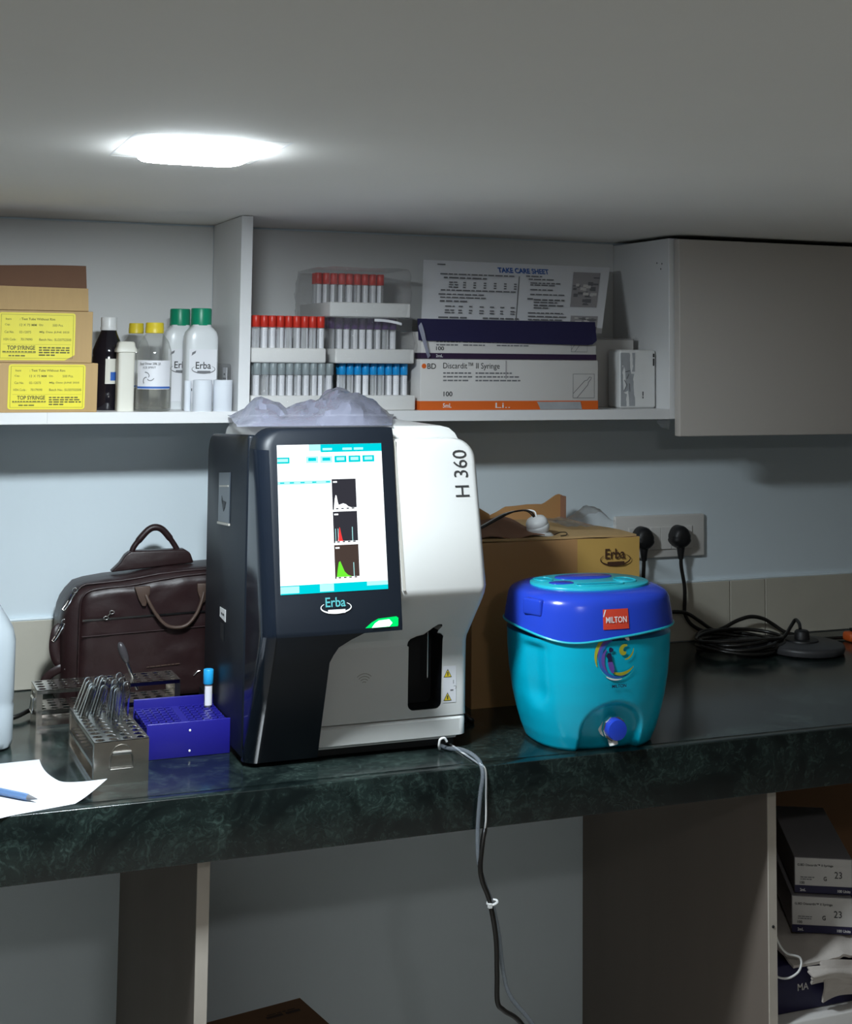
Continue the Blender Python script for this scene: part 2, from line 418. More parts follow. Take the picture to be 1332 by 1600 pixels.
def ceiling_lamp(label, cx, cy_, sx, sy_, material):
    t = thing('ceiling_light', label, 'ceiling light', (cx, cy_, CEIL))
    z = CEIL; a, b = sx/2, sy_/2
    mb = MB(); 
    g = .0022
    for k in ((cx-a, cx+a, cy_-b, cy_-b+g), (cx-a, cx+a, cy_+b-g, cy_+b), (cx-a, cx-a+g, cy_-b+g, cy_+b-g), (cx+a-g, cx+a, cy_-b+g, cy_+b-g)):
        mb.box(k[0], k[1], k[2], k[3], z-.00012, z)
    put('frame', mb, 'frame', t)
    rings = []
    for zz, s in ((z-.0003, .72), (z-.0075, .72), (z-.0090, .69), (z-.0094, .56)):
        r = []
        for k in range(40):
            an = 2*PI*k/40; c_, s_ = math.cos(an), math.sin(an); e = .42
            r.append((cx+a*s*math.copysign(abs(c_)**e, c_), cy_+b*s*math.copysign(abs(s_)**e, s_), zz))
        rings.append(r)
    put('diffuser', MB().loft(rings[2:], False, True), material, t)
    put('diffuser_rim', MB().loft(rings[:3], True, False), material+'rim', t)  # glowing side wall added below the ceiling to stand in for lens bloom
    return t
ceiling_lamp('bright square ceiling light glowing white above the counter', .2935, -.878, .157, .176, 'lampmain')
ceiling_lamp('square ceiling light behind the viewer, nearer the doorway', .45, -2.15, .157, .176, 'lamproom')

# ------------------------------------------------------------------ counter
t = thing('countertop', 'polished dark green marble countertop with a thick front edge', 'countertop', (.5, -.3, .772))
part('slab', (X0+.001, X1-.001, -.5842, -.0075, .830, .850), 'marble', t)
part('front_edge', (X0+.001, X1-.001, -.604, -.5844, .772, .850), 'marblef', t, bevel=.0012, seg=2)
def support(x0, x1, label):
    t = thing('counter_support', label, 'panel', ((x0+x1)/2, -.28, 0))
    part('panel', (x0, x1, -.566, -.001, 0, .829), 'plyface', t)
    # it stops under the slab; the front edge hangs in front of it
    part('edge_band', (x0-.0004, x1+.0004, -.5685, -.566, 0, .829), 'plyedge', t, bevel=.0004, seg=1)
    return t
support(.379, .394, 'narrow vertical panel under the counter, left of the hanging cables')
t = support(1.201, 1.2145, 'wide brown-grey vertical panel under the counter beside the syringe boxes')
mb = MB(); mb.prism([(0,0),(.03,-.002),(.055,.001),(.08,-.006),(.10,-.004),(.10,.012),(0,.012)], (1.2008, -.115, .760), (0,-1,0), (0,0,1), (-.0006,0,0))
put('paint_splash', mb, 'white', t)
for z in (.575, .44):
    put('screw', MB().lathe([(.0022,0),(.0022,.0008)], (1.2078, -.5686, z), 10, (0,-1,0)), 'ink', t)

# ------------------------------------------------------------------ wall shelf and cabinet
t = thing('wall_shelf', 'open white laminate wall shelf under the ceiling', 'shelf', (.4, -.1, 1.272))
SH = 1.289
part('shelf_board', (-.9, 1.2608, -.2022, -.0008, 1.272, SH), 'laminate', t)
part('edge_band', (-.9, .2218, -.2032, -.2022, 1.272, SH), 'laminate', t, bevel=.0003, seg=1)
part('edge_band', (.2222, 1.2608, -.2032, -.2022, 1.272, SH), 'laminate', t, bevel=.0003, seg=1)
part('divider', (.504, .522, -.203, -.006, SH, CEIL-.0008), 'laminate', t, bevel=.0006, seg=1)
part('divider', (-.9, -.882, -.203, -.006, SH, CEIL-.0008), 'laminate', t, bevel=.0006, seg=1)
part('back_panel', (-.88, .5035, -.0058, -.0008, SH+.0002, CEIL-.0035), 'laminate_back', t)
part('back_panel', (.5225, 1.2605, -.0058, -.0008, SH+.0002, CEIL-.0035), 'laminate_back', t)
t = thing('wall_cabinet', 'closed white wall cabinet with a plain door, right of the open shelf', 'cabinet', (1.5, -.1, 1.272))
part('side_panel', (1.2612, 1.2792, -.203, -.0008, 1.272, CEIL-.006), 'laminate', t, bevel=.0006, seg=1)
part('side_panel', (1.92, 1.938, -.203, -.0008, 1.272, CEIL-.006), 'laminate', t)
part('bottom_panel', (1.2795, 1.9198, -.203, -.0008, 1.272, SH), 'laminate', t)
part('back_panel', (1.2795, 1.9198, -.006, -.0008, SH, CEIL-.006), 'laminate_back', t)
part('door', (1.2695, 1.936, -.2235, -.2055, 1.2435, CEIL-.008), 'laminate_door', t, bevel=.0016, seg=2)
for y, z in ((-.163, 1.543), (-.180, 1.541), (-.176, 1.532)):
    put('screw_hole', MB().lathe([(.0016,0),(.0016,.0006)], (1.2612, y, z), 8, (-1,0,0)), 'inkgrey', t)
put('screw_cap', MB().lathe([(.0022,0),(.0018,.002)], (1.2612, -.150, 1.335), 8, (-1,0,0)), 'inkgrey', t)
mb = MB(); rnd = random.Random(3)
mb.sheet(lambda a, b: (1.240+.026*a, -.198+.006*b*a, 1.2718-.020*b*(.4+.6*a)-.002*math.sin(7*a+5*b)), 6, 5, .0002, False)
tag(put('tape_scrap', mb, 'film'), 'scrap of clear tape peeling under the shelf end by the cabinet', 'tape')

# ------------------------------------------------------------------ things on the shelf, left bay
U = (1,0,0); V = (0,0,1)
def yellow_label(t, x0, x1, z0, z1, y, cut=False):
    r = .004; P = []
    for cx, cz, a0 in ((x1-r, z0+r, -90), (x1-r, z1-r, 0), (x0+r, z1-r, 90), (x0+r, z0+r, 180)):
        if cut and a0 == -90: P += [(x1-.014, z0), (x1, z0+.008)]; continue
        for k in range(4):
            a = math.radians(a0+k*30); P.append((cx+r*math.cos(a), cz+r*math.sin(a)))
    lb = put('label', MB().prism(P, (0, y, 0), U, V, (0, -.0005, 0)), 'yellow', t); lb['label'] = 'yellow printed label'
    W, H = x1-x0, z1-z0; yy = y-.0007
    def T(s, a, b, wd, h, bold=.004): text('lettering', s, (x0+a*W, yy, z0+b*H), U, V, 'inkyellow', lb, width=wd*W, height=h*H, bold=bold)
    T('Item', .09, .84, .07, .045); T(': Test Tube Without Rim', .27, .84, .46, .05, .012)
    T('Cap.', .08, .715, .07, .05); T('12 X 75 MM', .27, .715, .22, .05); T('Qty.', .52, .715, .06, .05); T('500 Pcs.', .70, .715, .14, .05)
    T('Cat No.', .08, .565, .12, .05); T('02-12075', .27, .565, .15, .05); T('Mfg. Date: JUNE 2025', .53, .565, .39, .05, .008)
    T('HSN Code :', .07, .41, .17, .05); T('70179090', .29, .41, .15, .05); T('Batch No.: SU20752505', .53, .41, .42, .05, .008)
    T('TOP SYRINGE', .12, .215, .36, .09, .03)
    bars('small_print', [(.53*W, .25*H, .40*W, .028*H), (.53*W, .20*H, .40*W, .028*H), (.53*W, .15*H, .42*W, .028*H), (.53*W, .095*H, .21*W, .028*H), (.06*W, .165*H, .43*W, .022*H), (.14*W, .08*H, .22*W, .025*H)], (x0, yy, z0), X_, Z_, 'inkyellow', lb)
    mb = MB()
    for a, b, c, d in ((.03,.04,.975,.045), (.03,.955,.975,.96), (.03,.04,.034,.96), (.971,.04,.975,.96), (.06,.33,.95,.333), (.06,.15,.49,.158)):
        i = len(mb.v); mb.v += [Vector((x0+p*W, yy, z0+q*H)) for p, q in ((a,b),(c,b),(c,d),(a,d))]; mb.face((i,i+1,i+2,i+3))
    put('label_lines', mb, 'inkyellow', lb)
t = thing('carton', 'lower tan carton with a yellow label at the left end of the shelf', 'carton', (.15, -.11, SH))
part('box', (.03, .293, -.2, -.02, SH, 1.3608), 'card2', t, bevel=.0012)
yellow_label(t, .166, .275, 1.2935, 1.3585, -.2)
t = thing('carton', 'upper tan carton with raised flaps, stacked on the lower labelled carton', 'carton', (.14, -.11, 1.3612))
z0, z1 = 1.3612, 1.4365
part('front_wall', (.0, .2835, -.199, -.196, z0, z1), 'card2', t, bevel=.0006, seg=1)
part('back_wall', (.0, .2835, -.026, -.023, z0, z1), 'card2', t)
part('side_wall', (.2805, .2835, -.1958, -.0262, z0, z1), 'card2', t)
part('side_wall', (.0, .003, -.1958, -.0262, z0, z1), 'card2', t)
part('bottom', (.003, .2805, -.1958, -.0262, z0, z0+.003), 'card2', t)
mb = MB(); mb.sheet(lambda a, b: (.0+.277*a, -.1965+.012*b+.002*math.sin(3*a), z1+.0365*b-.003*a*b), 10, 3, .003, False)
put('flap', mb, 'card2', t)
mb = MB(); mb.sheet(lambda a, b: (.02+(.278-.006*b)*a, -.0262-.010*b+.001*math.sin(8*a), z1+(.075-.002*math.sin(5*a))*b), 12, 3, .003, False)
f = put('flap', mb, 'cardin', t); f['label'] = 'raised reddish brown back flap'
yellow_label(t, .150, .2585, 1.3645, 1.4335, -.199, cut=True)

def bottle(name, label, c, prof, material, cap, capmat, n=28, group=None, capn=28):
    t = thing(name, label, 'bottle', c, group=group)
    b = put('bottle_body', MB().lathe(prof, c, n), material, t)
    cb = put('cap', MB().lathe(cap, c, capn), capmat, t, )
    return t
def arc_label(t, c, r, a0, a1, z0, z1, material, n=14, name='label'):
    mb = MB(); rings = []
    for k in range(n+1):
        a = a0+(a1-a0)*k/n; rings.append([(c[0]+(r)*math.cos(a), c[1]+r*math.sin(a), c[2]+z0), (c[0]+r*math.cos(a), c[1]+r*math.sin(a), c[2]+z1)])
    for k in range(n):
        i = len(mb.v); mb.v += [Vector(p) for p in (rings[k][0], rings[k+1][0], rings[k+1][1], rings[k][1])]; mb.face((i,i+1,i+2,i+3), True)
    return put(name, mb, material, t)
CAMA = math.radians(-104)   # direction from the left bay towards the viewer
c = (.319, -.118, SH)
t = bottle('reagent_bottle', 'dark brown bottle with white cap beside the tan cartons', c,
    [(.0225,0),(.0237,.003),(.0237,.025),(.0228,.028),(.0237,.031),(.0237,.080),(.0228,.083),(.0237,.086),(.0232,.092),(.020,.101),(.0135,.116),(.0115,.122),(.0115,.126)], 'darkbottle',
    [(.0125,.1215),(.0128,.123),(.0128,.126),(.0122,.1265),(.0122,.140),(.0115,.1415)], 'whiteplastic')
lb = arc_label(t, c, .0240, CAMA-.05, CAMA+.75, .040, .078, 'cream'); arc_label(t, c, .0242, CAMA+.28, CAMA+.7, .045, .058, 'swblue', name='label_print')
c = (.3392, -.160, SH)
t = thing('plastic_jar', 'cream plastic jar with a flared lid, left of the front clear bottle', 'jar', c)
def sq(c, a, b, z, e=.35, n=32): 
    return [(c[0]+a*math.copysign(abs(math.cos(2*PI*k/n))**e, math.cos(2*PI*k/n)), c[1]+b*math.copysign(abs(math.sin(2*PI*k/n))**e, math.sin(2*PI*k/n)), z) for k in range(n)]
put('jar_body', MB().loft([sq(c, .0128, .0135, SH+z) for z in (0, .088)]), 'cream', t)
put('lid', MB().loft([sq(c, a, a, SH+z) for a, z in ((.0132,.0882),(.0155,.0885),(.0158,.092),(.0135,.0965),(.0125,.102),(.0105,.1045))]), 'cream', t)
cprof = [(.020,0),(.0262,.002),(.027,.006),(.027,.082),(.0262,.092),(.022,.106),(.0150,.116),(.0125,.119),(.0125,.122)]
def yb(c, s, label, front):
    pr = [(r*s, z*.985) for r, z in cprof]
    t = bottle('clear_bottle', label, c, pr, 'bottleclear', [(.0128*s,.1175),(.0140*s,.1178),(.0140*s,.126),(.0136*s,.1265),(.0136*s,.132),(.0128*s,.1335)], 'capyellow', group='clear bottles with yellow caps')
    put('liquid', MB().lathe([(.018*s,.0025),(.0252*s,.004),(.0257*s,.007),(.0257*s,.036)], c, 28), 'liquid', t)
    lb = arc_label(t, c, .0274*s, CAMA-.95, CAMA+1.15, .0335, .0765, 'labelwhite')
    arc_label(t, c, .0276*s, CAMA-.95, CAMA+1.15, .0345, .0375, 'inkblue', name='label_stripe')
    if front:
        a = CAMA-.1; n = Vector((math.cos(a), math.sin(a), 0)); u = Vector((-n.y, n.x, 0))
        o = Vector(c)+n*.0279
        text('lettering', 'Sod Dimer 25% I.P.', o-u*.0155+Z_*.0700, u, Z_, 'ink', lb, width=.031, height=.0034, bold=.01)
        text('lettering', 'ICE SPIRIT', o-u*.011+Z_*.0645, u, Z_, 'ink', lb, width=.019, height=.0030)
        mb = MB()
        for k in range(3):
            a0 = k*2*PI/3+.5; P = []
            for j in range(10):
                q = a0+j*.17; rr = .0015+.0009*j; P.append(o+u*(rr*math.cos(q)-.004)+Z_*(.0505+rr*math.sin(q)))
            mb.strip(P, n, .0011)
        put('label_emblem', mb, 'inkgrey', lb)
yb((.364, -.100, SH), .83, 'clear bottle with yellow cap, the one half hidden behind the other', False)
yb((.380, -.1715, SH), 1.0, 'clear bottle with yellow cap and white label, the one in front', True)
def gb(c, label, logo):
    t = thing('white_bottle', label, 'bottle', c, group='white bottles with green caps')
    R = [(.024,.018,0),(.0262,.0198,.003),(.0262,.0198,.108),(.0258,.0195,.114),(.0235,.0185,.121),(.0185,.0170,.1265),(.0150,.0150,.129),(.0145,.0145,.132)]
    put('bottle_body', MB().loft([sq(c, a, b, SH+z, .55) for a, b, z in R]), 'whitebottle', t)
    cp_ = MB(); n = 48
    rings = [[(c[0]+(r+(.0004 if k % 2 else 0))*math.cos(2*PI*k/n), c[1]+(r+(.0004 if k % 2 else 0))*math.sin(2*PI*k/n), SH+z) for k in range(n)] for r, z in ((.0155,.131),(.0157,.1325),(.0155,.1555),(.0148,.1575))]
    put('cap', cp_.loft(rings), 'green', t)
    lb = put('label', MB().prism([(-.0215,.012),(.0215,.012),(.0215,.094),(-.0215,.094)], (c[0], c[1]-.0199, SH), U, V, (0,-.0004,0)), 'labelwhite', t)
    logo_erba((c[0]+.001, c[1]-.0205, SH+.066), U, V, .036, lb, 'ink', 'inkgrey')
    mb = MB(); mb.prism([(-.018,.084),(-.012,.088),(-.011,.092),(-.017,.089)], (c[0], c[1]-.0204, SH), U, V, (0,-.0001,0)); put('label_print', mb, 'inkgrey', lb)
    part('label_mark', (c[0]-.020, c[0]-.016, c[1]-.0205, c[1]-.0203, SH+.030, SH+.034), 'ink', lb)
gb((.434, -.092, SH), 'white bottle with green cap, mostly hidden behind its twin', False)
gb((.4565, -.146, SH), 'white bottle with green cap, in front, behind the paper rolls', True)
def roll(label, c, r, h, core=.006):
    t = thing('paper_roll', label, 'paper roll', c, group='white paper rolls at the end of the left bay')
    put('paper', MB().lathe([(core,0),(r-.0004,0),(r,.0006),(r,h-.0006),(r-.0004,h),(core,h)], c, 28, cap0=False, cap1=False), 'paperwhite', t)
    put('core', MB().lathe([(core-.0012,.0005),(core-.0001,.0005),(core-.0001,h-.0005),(core-.0012,h-.0005)], c, 16, cap0=False, cap1=False), 'cream', t)
roll('slim white paper roll squeezed left of the two thicker rolls', (.4318, -.176, SH), .0054, .046, .002)
roll('thick white paper roll in front of the green-capped bottle', (.4525, -.1855, SH), .0146, .0475)
roll('thick white paper roll nearest the shelf divider', (.4842, -.1850, SH), .0146, .0475)
t = thing('plastic_packet', 'clear plastic packet with a printed card leaning on the shelf divider', 'packet', (.497, -.09, SH))
mb = MB(); mb.box(.4885, .5015, -.165, -.075, SH+.0005, SH+.072); put('clear_sleeve', mb, 'film', t, bevel=.003)
part('card', (.4955, .4962, -.160, -.132, SH+.018, SH+.066), 'labelwhite', t)
part('card', (.4905, .4912, -.100, -.078, SH+.030, SH+.082), 'labelwhite', t)
bars('small_print', [(.002,.010,.020,.002),(.004,.018,.014,.005),(.002,.028,.02,.002),(.006,.034,.012,.003)], (.4953, -.134, SH+.020), -Y_, Z_, 'inkgrey', t)

# ------------------------------------------------------------------ blood tube trays, middle bay
def make_tube(capmat, key):
    t = thing('blood_tube', key, 'tube', (0,0,0))
    h = .050
    put('glass_tube', MB().lathe([(.0020,-.016),(.0045,-.0145),(.0054,-.011),(.0054,h-.010)], (0,0,0), 12, cap1=False), 'tubeglass', t, local=True)
    put('cap', MB().lathe([(.0058,h-.018),(.0063,h-.0175),(.0063,h-.001),(.0058,h)], (0,0,0), 14), capmat, t, local=True)
    mb = MB(); nn = 7
    for k in range(nn):
        a0, a1 = -PI/2-.95+1.9*k/nn, -PI/2-.95+1.9*(k+1)/nn; r = .0056; i = len(mb.v)
        mb.v += [Vector((r*math.cos(a0), r*math.sin(a0), -.002)), Vector((r*math.cos(a1), r*math.sin(a1), -.002)), Vector((r*math.cos(a1), r*math.sin(a1), h-.019)), Vector((r*math.cos(a0), r*math.sin(a0), h-.019))]; mb.face((i,i+1,i+2,i+3), True)
    lb = put('label', mb, 'labelwhite', t, local=True)
    mb = MB()
    for zz in (.024, .021, .0185):
        i = len(mb.v); a0, a1 = -PI/2-.4, -PI/2+.5
        mb.v += [Vector((.00575*math.cos(a), .00575*math.sin(a), z)) for a, z in ((a0,zz),(a1,zz),(a1,zz+.0012),(a0,zz+.0012))]; mb.face((i,i+1,i+2,i+3))
    put('label_print', mb, 'inkgrey', lb, local=True)
    return t
ORD = ['first','second','third','fourth','fifth','sixth','seventh','eighth','ninth','tenth']
def tray(desc, capname, capmat, x0, x1, z0, h, ncol, tx0, pitch, ty, rowname):
    t = thing('foam_tray', 'white foam tray ' + desc, 'tray', ((x0+x1)/2, -.11, z0))
    # foam block with a rebate for the tubes
    n = 0
    part('foam', (x0, x1, -.196, -.022, z0, z0+h), 'foam', t, bevel=.0022, seg=2)
    proto = make_tube(capmat, '')
    first = True
    for r in range(2):
        for k in range(ncol):
            o = proto if first else copy_tree(proto); first = False
            o.location = (tx0+pitch*(k+.5)+random.uniform(-.0003,.0003), ty+.0145*r, z0+h+.0002)
            o.rotation_euler = (0, 0, random.choice([-.9, -.5, .0, .1, .4, .9, 1.3, 0.0, -1.4]) + .28)
            lab = '%s %s-capped sample tube from the left, %s row of the %s' % (ORD[k], capname, 'front' if r == 0 else 'second', rowname)
            o['label'] = lab; o['group'] = '%s-capped tubes in the %s, %s row' % (capname, rowname, 'front' if r == 0 else 'second')
# tube tips sink into the foam, so the tube bodies start at the top of the tray
tray('with grey-capped tubes, on the shelf behind the plastic cover', 'grey', 'capgrey', .5265, .660, SH+.0002, .0236, 10, .5305, .01305, -.186, 'bottom left tray')
tray('with blue-capped tubes, on the shelf beside the orange-banded box', 'blue', 'capblue', .6645, .7965, SH+.0002, .0236, 9, .6735, .01305, -.172, 'bottom right tray')
tray('with red-capped tubes, stacked on the grey-capped tubes', 'red', 'capred', .5255, .6455, 1.3636, .0228, 9, .5275, .01305, -.186, 'middle left tray')
tray('with purple-capped tubes, stacked on the blue-capped tubes', 'purple', 'cappurple', .6605, .7935, 1.3636, .0228, 9, .6655, .01325, -.134, 'middle right tray')
tray('with red-capped tubes, topmost of the stacks', 'red', 'capred', .6505, .7865, 1.4370, .0230, 9, .6505, .0135, -.106, 'top tray')
def film_bag(label, x0, x1, y0, y1, z0, z1, seed, amp=.004):
    """crinkled clear bag draped over a tray"""
    mb = MB(); rnd = random.Random(seed); n = 36; rings = []
    prof = [(0,1.0),(.2,1.0),(.45,1.005),(.7,1.0),(.9,.99),(1.0,.96)]
    for f, s in [(k/14.0, interp(prof, k/14.0)) for k in range(15)]:
        z = z0+(z1-z0)*f; ring = []
        for k in range(n):
            a = 2*PI*k/n; c_, s_ = math.cos(a), math.sin(a); e = .25
            px = (x0+x1)/2+(x1-x0)/2*s*math.copysign(abs(c_)**e, c_); py = (y0+y1)/2+(y1-y0)/2*s*math.copysign(abs(s_)**e, s_)
            d = amp*(noise.noise((px*55+seed, py*55, z*70)) + .5*noise.noise((px*160, py*160+seed, z*150)))
            ring.append((px+d*c_, py+d*s_, z+d*.4))
        rings.append(ring)
    mb.loft(rings, False, True, True, True)
    return tag(put('plastic_bag', mb, 'film'), label, 'bag')
film_bag('crinkled clear bag around the topmost red-capped tubes', .638, .7925, -.200, -.016, 1.4372, 1.5155, 5)
film_bag('crinkled clear bag around the purple-capped tubes', .6515, .7985, -.2015, -.016, 1.3640, 1.4360, 11)
film_bag('crinkled clear bag around the grey-capped tubes', .5235, .6622, -.2015, -.018, SH+.0008, 1.3632, 17, .0025)
mb = MB(); mb.sheet(lambda a, b: (.797+.010*b+.007*b*b+.004*a, -.2035-.004*math.sin(PI*b)-.002*a, 1.424-.052*b+.006*a+.004*math.sin(6*b)*a), 4, 12, .0002)
tag(put('film_tail', mb, 'filmmilky'), 'loose tail of plastic film hanging by the white syringe box', 'film')
mb = MB(); mb.sheet(lambda a, b: (.722+.046*a, -.2045-.001*math.sin(9*a), 1.4300+.0042*b-.006*a+.002*math.sin(3*a)), 8, 3, .0002)
tag(put('paper_slip', mb, 'labelwhite'), 'white paper slip on the purple-capped tubes', 'paper')

# ------------------------------------------------------------------ syringe boxes
t = thing('syringe_box', 'white 5 mL syringe box with an orange band, lowest on the shelf', 'box', (.96, -.13, SH))
yb_ = -.2
part('box', (.803, 1.1245, yb_, -.065, SH, 1.3712), 'boxwhite', t, bevel=.001)
bd = part('band', (.8028, 1.1247, yb_-.0004, yb_+.03, SH+.0004, 1.3040), 'orange', t, bevel=.0003, seg=1); bd['label'] = 'orange band'
y = yb_-.0006
mb = MB(); mb.lathe([(.0040,0),(.0040,.0002)], (.8088, y+.0002, 1.3600), 12, (0,-1,0)); put('logo_mark', mb, 'orange', t)
text('lettering', 'BD', (.8145, y, 1.3555), U, V, 'ink', t, width=.0150, height=.0088, bold=.01)
text('lettering', 'Discardit\u2122 II Syringe', (.8420, y, 1.3535), U, V, 'ink', t, width=.1000, height=.0125)
bars('small_print', [(0,.0115,.049,.0022),(0,.0055,.051,.0022),(0,-.0005,.047,.0022),(.057,.0115,.066,.0022),(.057,.0055,.078,.0022),(.057,-.0005,.084,.0022)], (.8420, y, 1.3365), X_, Z_, 'inkgrey', t)
text('lettering', '100', (.8430, y, 1.3115), U, V, 'ink', t, width=.0155, height=.0078, bold=.012)
y2 = yb_-.0008
text('lettering', '5mL', (.8420, y2, 1.2932), U, V, 'white', t, width=.0150, height=.0070, bold=.012)
text('lettering', 'Li..', (.935, y2, 1.2925), U, V, 'white', t, width=.026, height=.0085)
def syringe_icon(t, x, z, s, y, part_h=1.0):
    mb = MB(); q = lambda a, b: Vector((x+a*s, y, z+b*s))
    for P in ([(0,0),(1,0),(1,part_h),(0,part_h),(0,0)],): mb.strip([q(*p) for p in P], (0,-1,0), s*.018)
    if part_h > .9: pts = [(.0,.18),(.55,.72),(.66,.74),(.78,.88),(.86,.86),(.84,.78),(.72,.66),(.70,.55),(.18,.0)]
    else: pts = [(.0,.12),(.42,.62),(.55,.66)]; mb.strip([q(.22,.0), q(.62,.5), q(.85,.66)], (0,-1,0), s*.02)
    mb.strip([q(*p) for p in pts], (0,-1,0), s*.02)
    put('syringe_drawing', mb, 'inkgrey', t)
syringe_icon(t, 1.077, 1.3085, .0400, y)
mb = MB(); mb.sheet(lambda a, b: (1.016+.078*a-.006*b*(1-a)-.004*b*a, -.2013-.0008*math.sin(11*a+4*b), 1.2898+.0125*b), 10, 3, .0002)
tp = put('tape', mb, 'silver', t); tp['label'] = 'strip of shiny clear tape'
part('tape', (.9525, .9545, y-.0003, y, 1.3400, 1.3700), 'boxgrey', t)
t = thing('syringe_box', 'open 2 mL syringe box with a navy flap, on the orange-banded box', 'box', (.96, -.13, 1.3714))
zb = 1.3716
part('box', (.8045, 1.1215, -.199, -.070, zb, 1.4155), 'boxwhite', t, bevel=.001)
bd = part('band', (.8042, 1.1218, -.1994, -.17, zb+.0003, 1.3812), 'purpleband', t, bevel=.0003, seg=1); bd['label'] = 'dark purple band'
def flapf(a, b):
    x = .797+(1.1185-.797)*a; z = 1.4010+.0350*b-.0045*a*(1-b)
    return (x, -.2045+.006*b+.0015*math.sin(4*a), z)
P = MB(); P.sheet(lambda a, b: (flapf(a,b)[0], flapf(a,b)[1], flapf(a,b)[2] if not (a > .97 and b < .35) else flapf(a,b)[2]+.008*(a-.97)/.03), 40, 6, .0012, False)
fl = put('flap', P, 'navy', t); fl['label'] = 'navy blue flap'
part('lid_inside', (.806, 1.120, -.1965, -.072, 1.4157, 1.4165), 'navy', t)
y = -.1997
text('lettering', 'Syringe', (.897, y, 1.3985), U, V, 'ink', t, width=.036, height=.011)
bars('small_print', [(0,.006,.042,.002),(0,.001,.040,.002),(.047,.006,.055,.002),(.047,.001,.042,.002),(.107,.006,.066,.002),(.107,.001,.060,.002)], (.8300, y, 1.3925), X_, Z_, 'inkgrey', t)
text('lettering', '100', (.8295, y, 1.3855), U, V, 'ink', t, width=.0140, height=.0064, bold=.012)
text('lettering', '2mL', (.8295, -.1998, 1.3745), U, V, 'white', t, width=.0120, height=.0045, bold=.012)
syringe_icon(t, 1.074, 1.3855, .030, y, .75)

# the instruction sheet leaning behind the flap
cBL, cBR, cTR, cTL = Vector((.8115,-.178,1.4180)), Vector((1.1500,-.165,1.4180)), Vector((1.2180,-.070,1.5385)), Vector((.8560,-.070,1.5405))
def sheetp(a, b): return (cBL*(1-a)+cBR*a)*(1-b)+(cTL*(1-a)+cTR*a)*b
sheet = thing('instruction_sheet', 'white printed TAKE CARE SHEET leaning behind the navy flap', 'sheet', (.98, -.12, 1.418))
put('card', MB().sheet(lambda a, b: sheetp(a, b), 4, 4, -.0006, False), 'labelwhite', sheet)
uS = (sheetp(1,.5)-sheetp(0,.5)).normalized(); nS = uS.cross((sheetp(.5,1)-sheetp(.5,0))).normalized(); vS = nS.cross(uS)
def sp_(a, b): return sheetp(a, b)+nS*.0012
WS = (sheetp(1,.5)-sheetp(0,.5)).length; HS = (sheetp(.5,1)-sheetp(.5,0)).length
text('lettering', 'TAKE CARE SHEET', sp_(.395,.845), uS, vS, 'inkblue', sheet, width=WS*.285, height=HS*.075, bold=.035, shear=.2)
L = []
def ln(a, b, wd, h=.018): L.append((a*WS, b*HS, wd*WS, h*HS))
ln(.05,.93,.045); ln(.07,.79,.40); ln(.09,.735,.23,.022)
for r_ in (.67,.635,.60):
    ln(.12,r_,.05)
    for k in range(6): ln(.195+.055*k, r_, .014)
ln(.08,.555,.40); ln(.07,.495,.24); ln(.08,.45,.24); ln(.08,.395,.15,.022)
for r_ in (.325,.27,.235):
    ln(.11,r_,.05)
    for k in range(6): ln(.18+.055*k, r_, .022)
ln(.08,.165,.15,.022); ln(.31,.165,.19,.022); ln(.12,.115,.06); ln(.33,.115,.05)
for k in range(3): ln(.19+.035*k,.115,.012); ln(.40+.033*k,.115,.012)
ln(.535,.80,.09); ln(.55,.755,.15); ln(.56,.70,.17); ln(.56,.67,.14); ln(.56,.60,.13); ln(.56,.53,.19)
ln(.545,.46,.03,.024); ln(.58,.45,.17,.022); ln(.58,.415,.13); ln(.58,.37,.17,.022); ln(.58,.335,.08); ln(.55,.26,.19); ln(.55,.21,.21); ln(.55,.165,.19); ln(.55,.12,.20)
bars('small_print', L, sp_(0,0), uS, (sheetp(.3,1)-sheetp(.3,0))/HS, 'inkgrey', sheet)
mb = MB(); mb.strip([sp_(.505,.80), sp_(.505,.03)], nS, .0014); put('rule', mb, 'inkgrey', sheet)
def pic(a0, a1, b0, b1):
    mb = MB(); q = [sp_(a0,b0), sp_(a1,b0), sp_(a1,b1), sp_(a0,b1)]; mb.v += q; mb.face((0,1,2,3))
    p = put('picture', mb, 'boxgrey', sheet); rnd = random.Random(int(b0*100))
    mb = MB()
    for k in range(16):
        a = a0+(a1-a0)*rnd.uniform(.02,.8); b = b0+(b1-b0)*rnd.uniform(.05,.85); wd = (a1-a0)*rnd.uniform(.08,.3); h = (b1-b0)*rnd.uniform(.03,.12); i = len(mb.v)
        mb.v += [sp_(x,y)+nS*.0003 for x, y in ((a,b),(min(a+wd,a1),b),(min(a+wd,a1),min(b+h,b1)),(a,min(b+h,b1)))]; mb.face((i,i+1,i+2,i+3))
    put('picture_shapes', mb, 'inkgrey' if rnd.random() < 2 else 'ink', p)
    mb = MB()
    for k in range(8):
        a = a0+(a1-a0)*rnd.uniform(.02,.75); b = b0+(b1-b0)*rnd.uniform(.3,.85); wd = (a1-a0)*rnd.uniform(.08,.25); h = (b1-b0)*.08; i = len(mb.v)
        mb.v += [sp_(x,y)+nS*.0005 for x, y in ((a,b),(a+wd,b),(a+wd,b+h),(a,b+h))]; mb.face((i,i+1,i+2,i+3))
    put('picture_shapes', mb, 'boxwhite', p)
pic(.80,.95,.37,.90); pic(.81,.965,.02,.24)

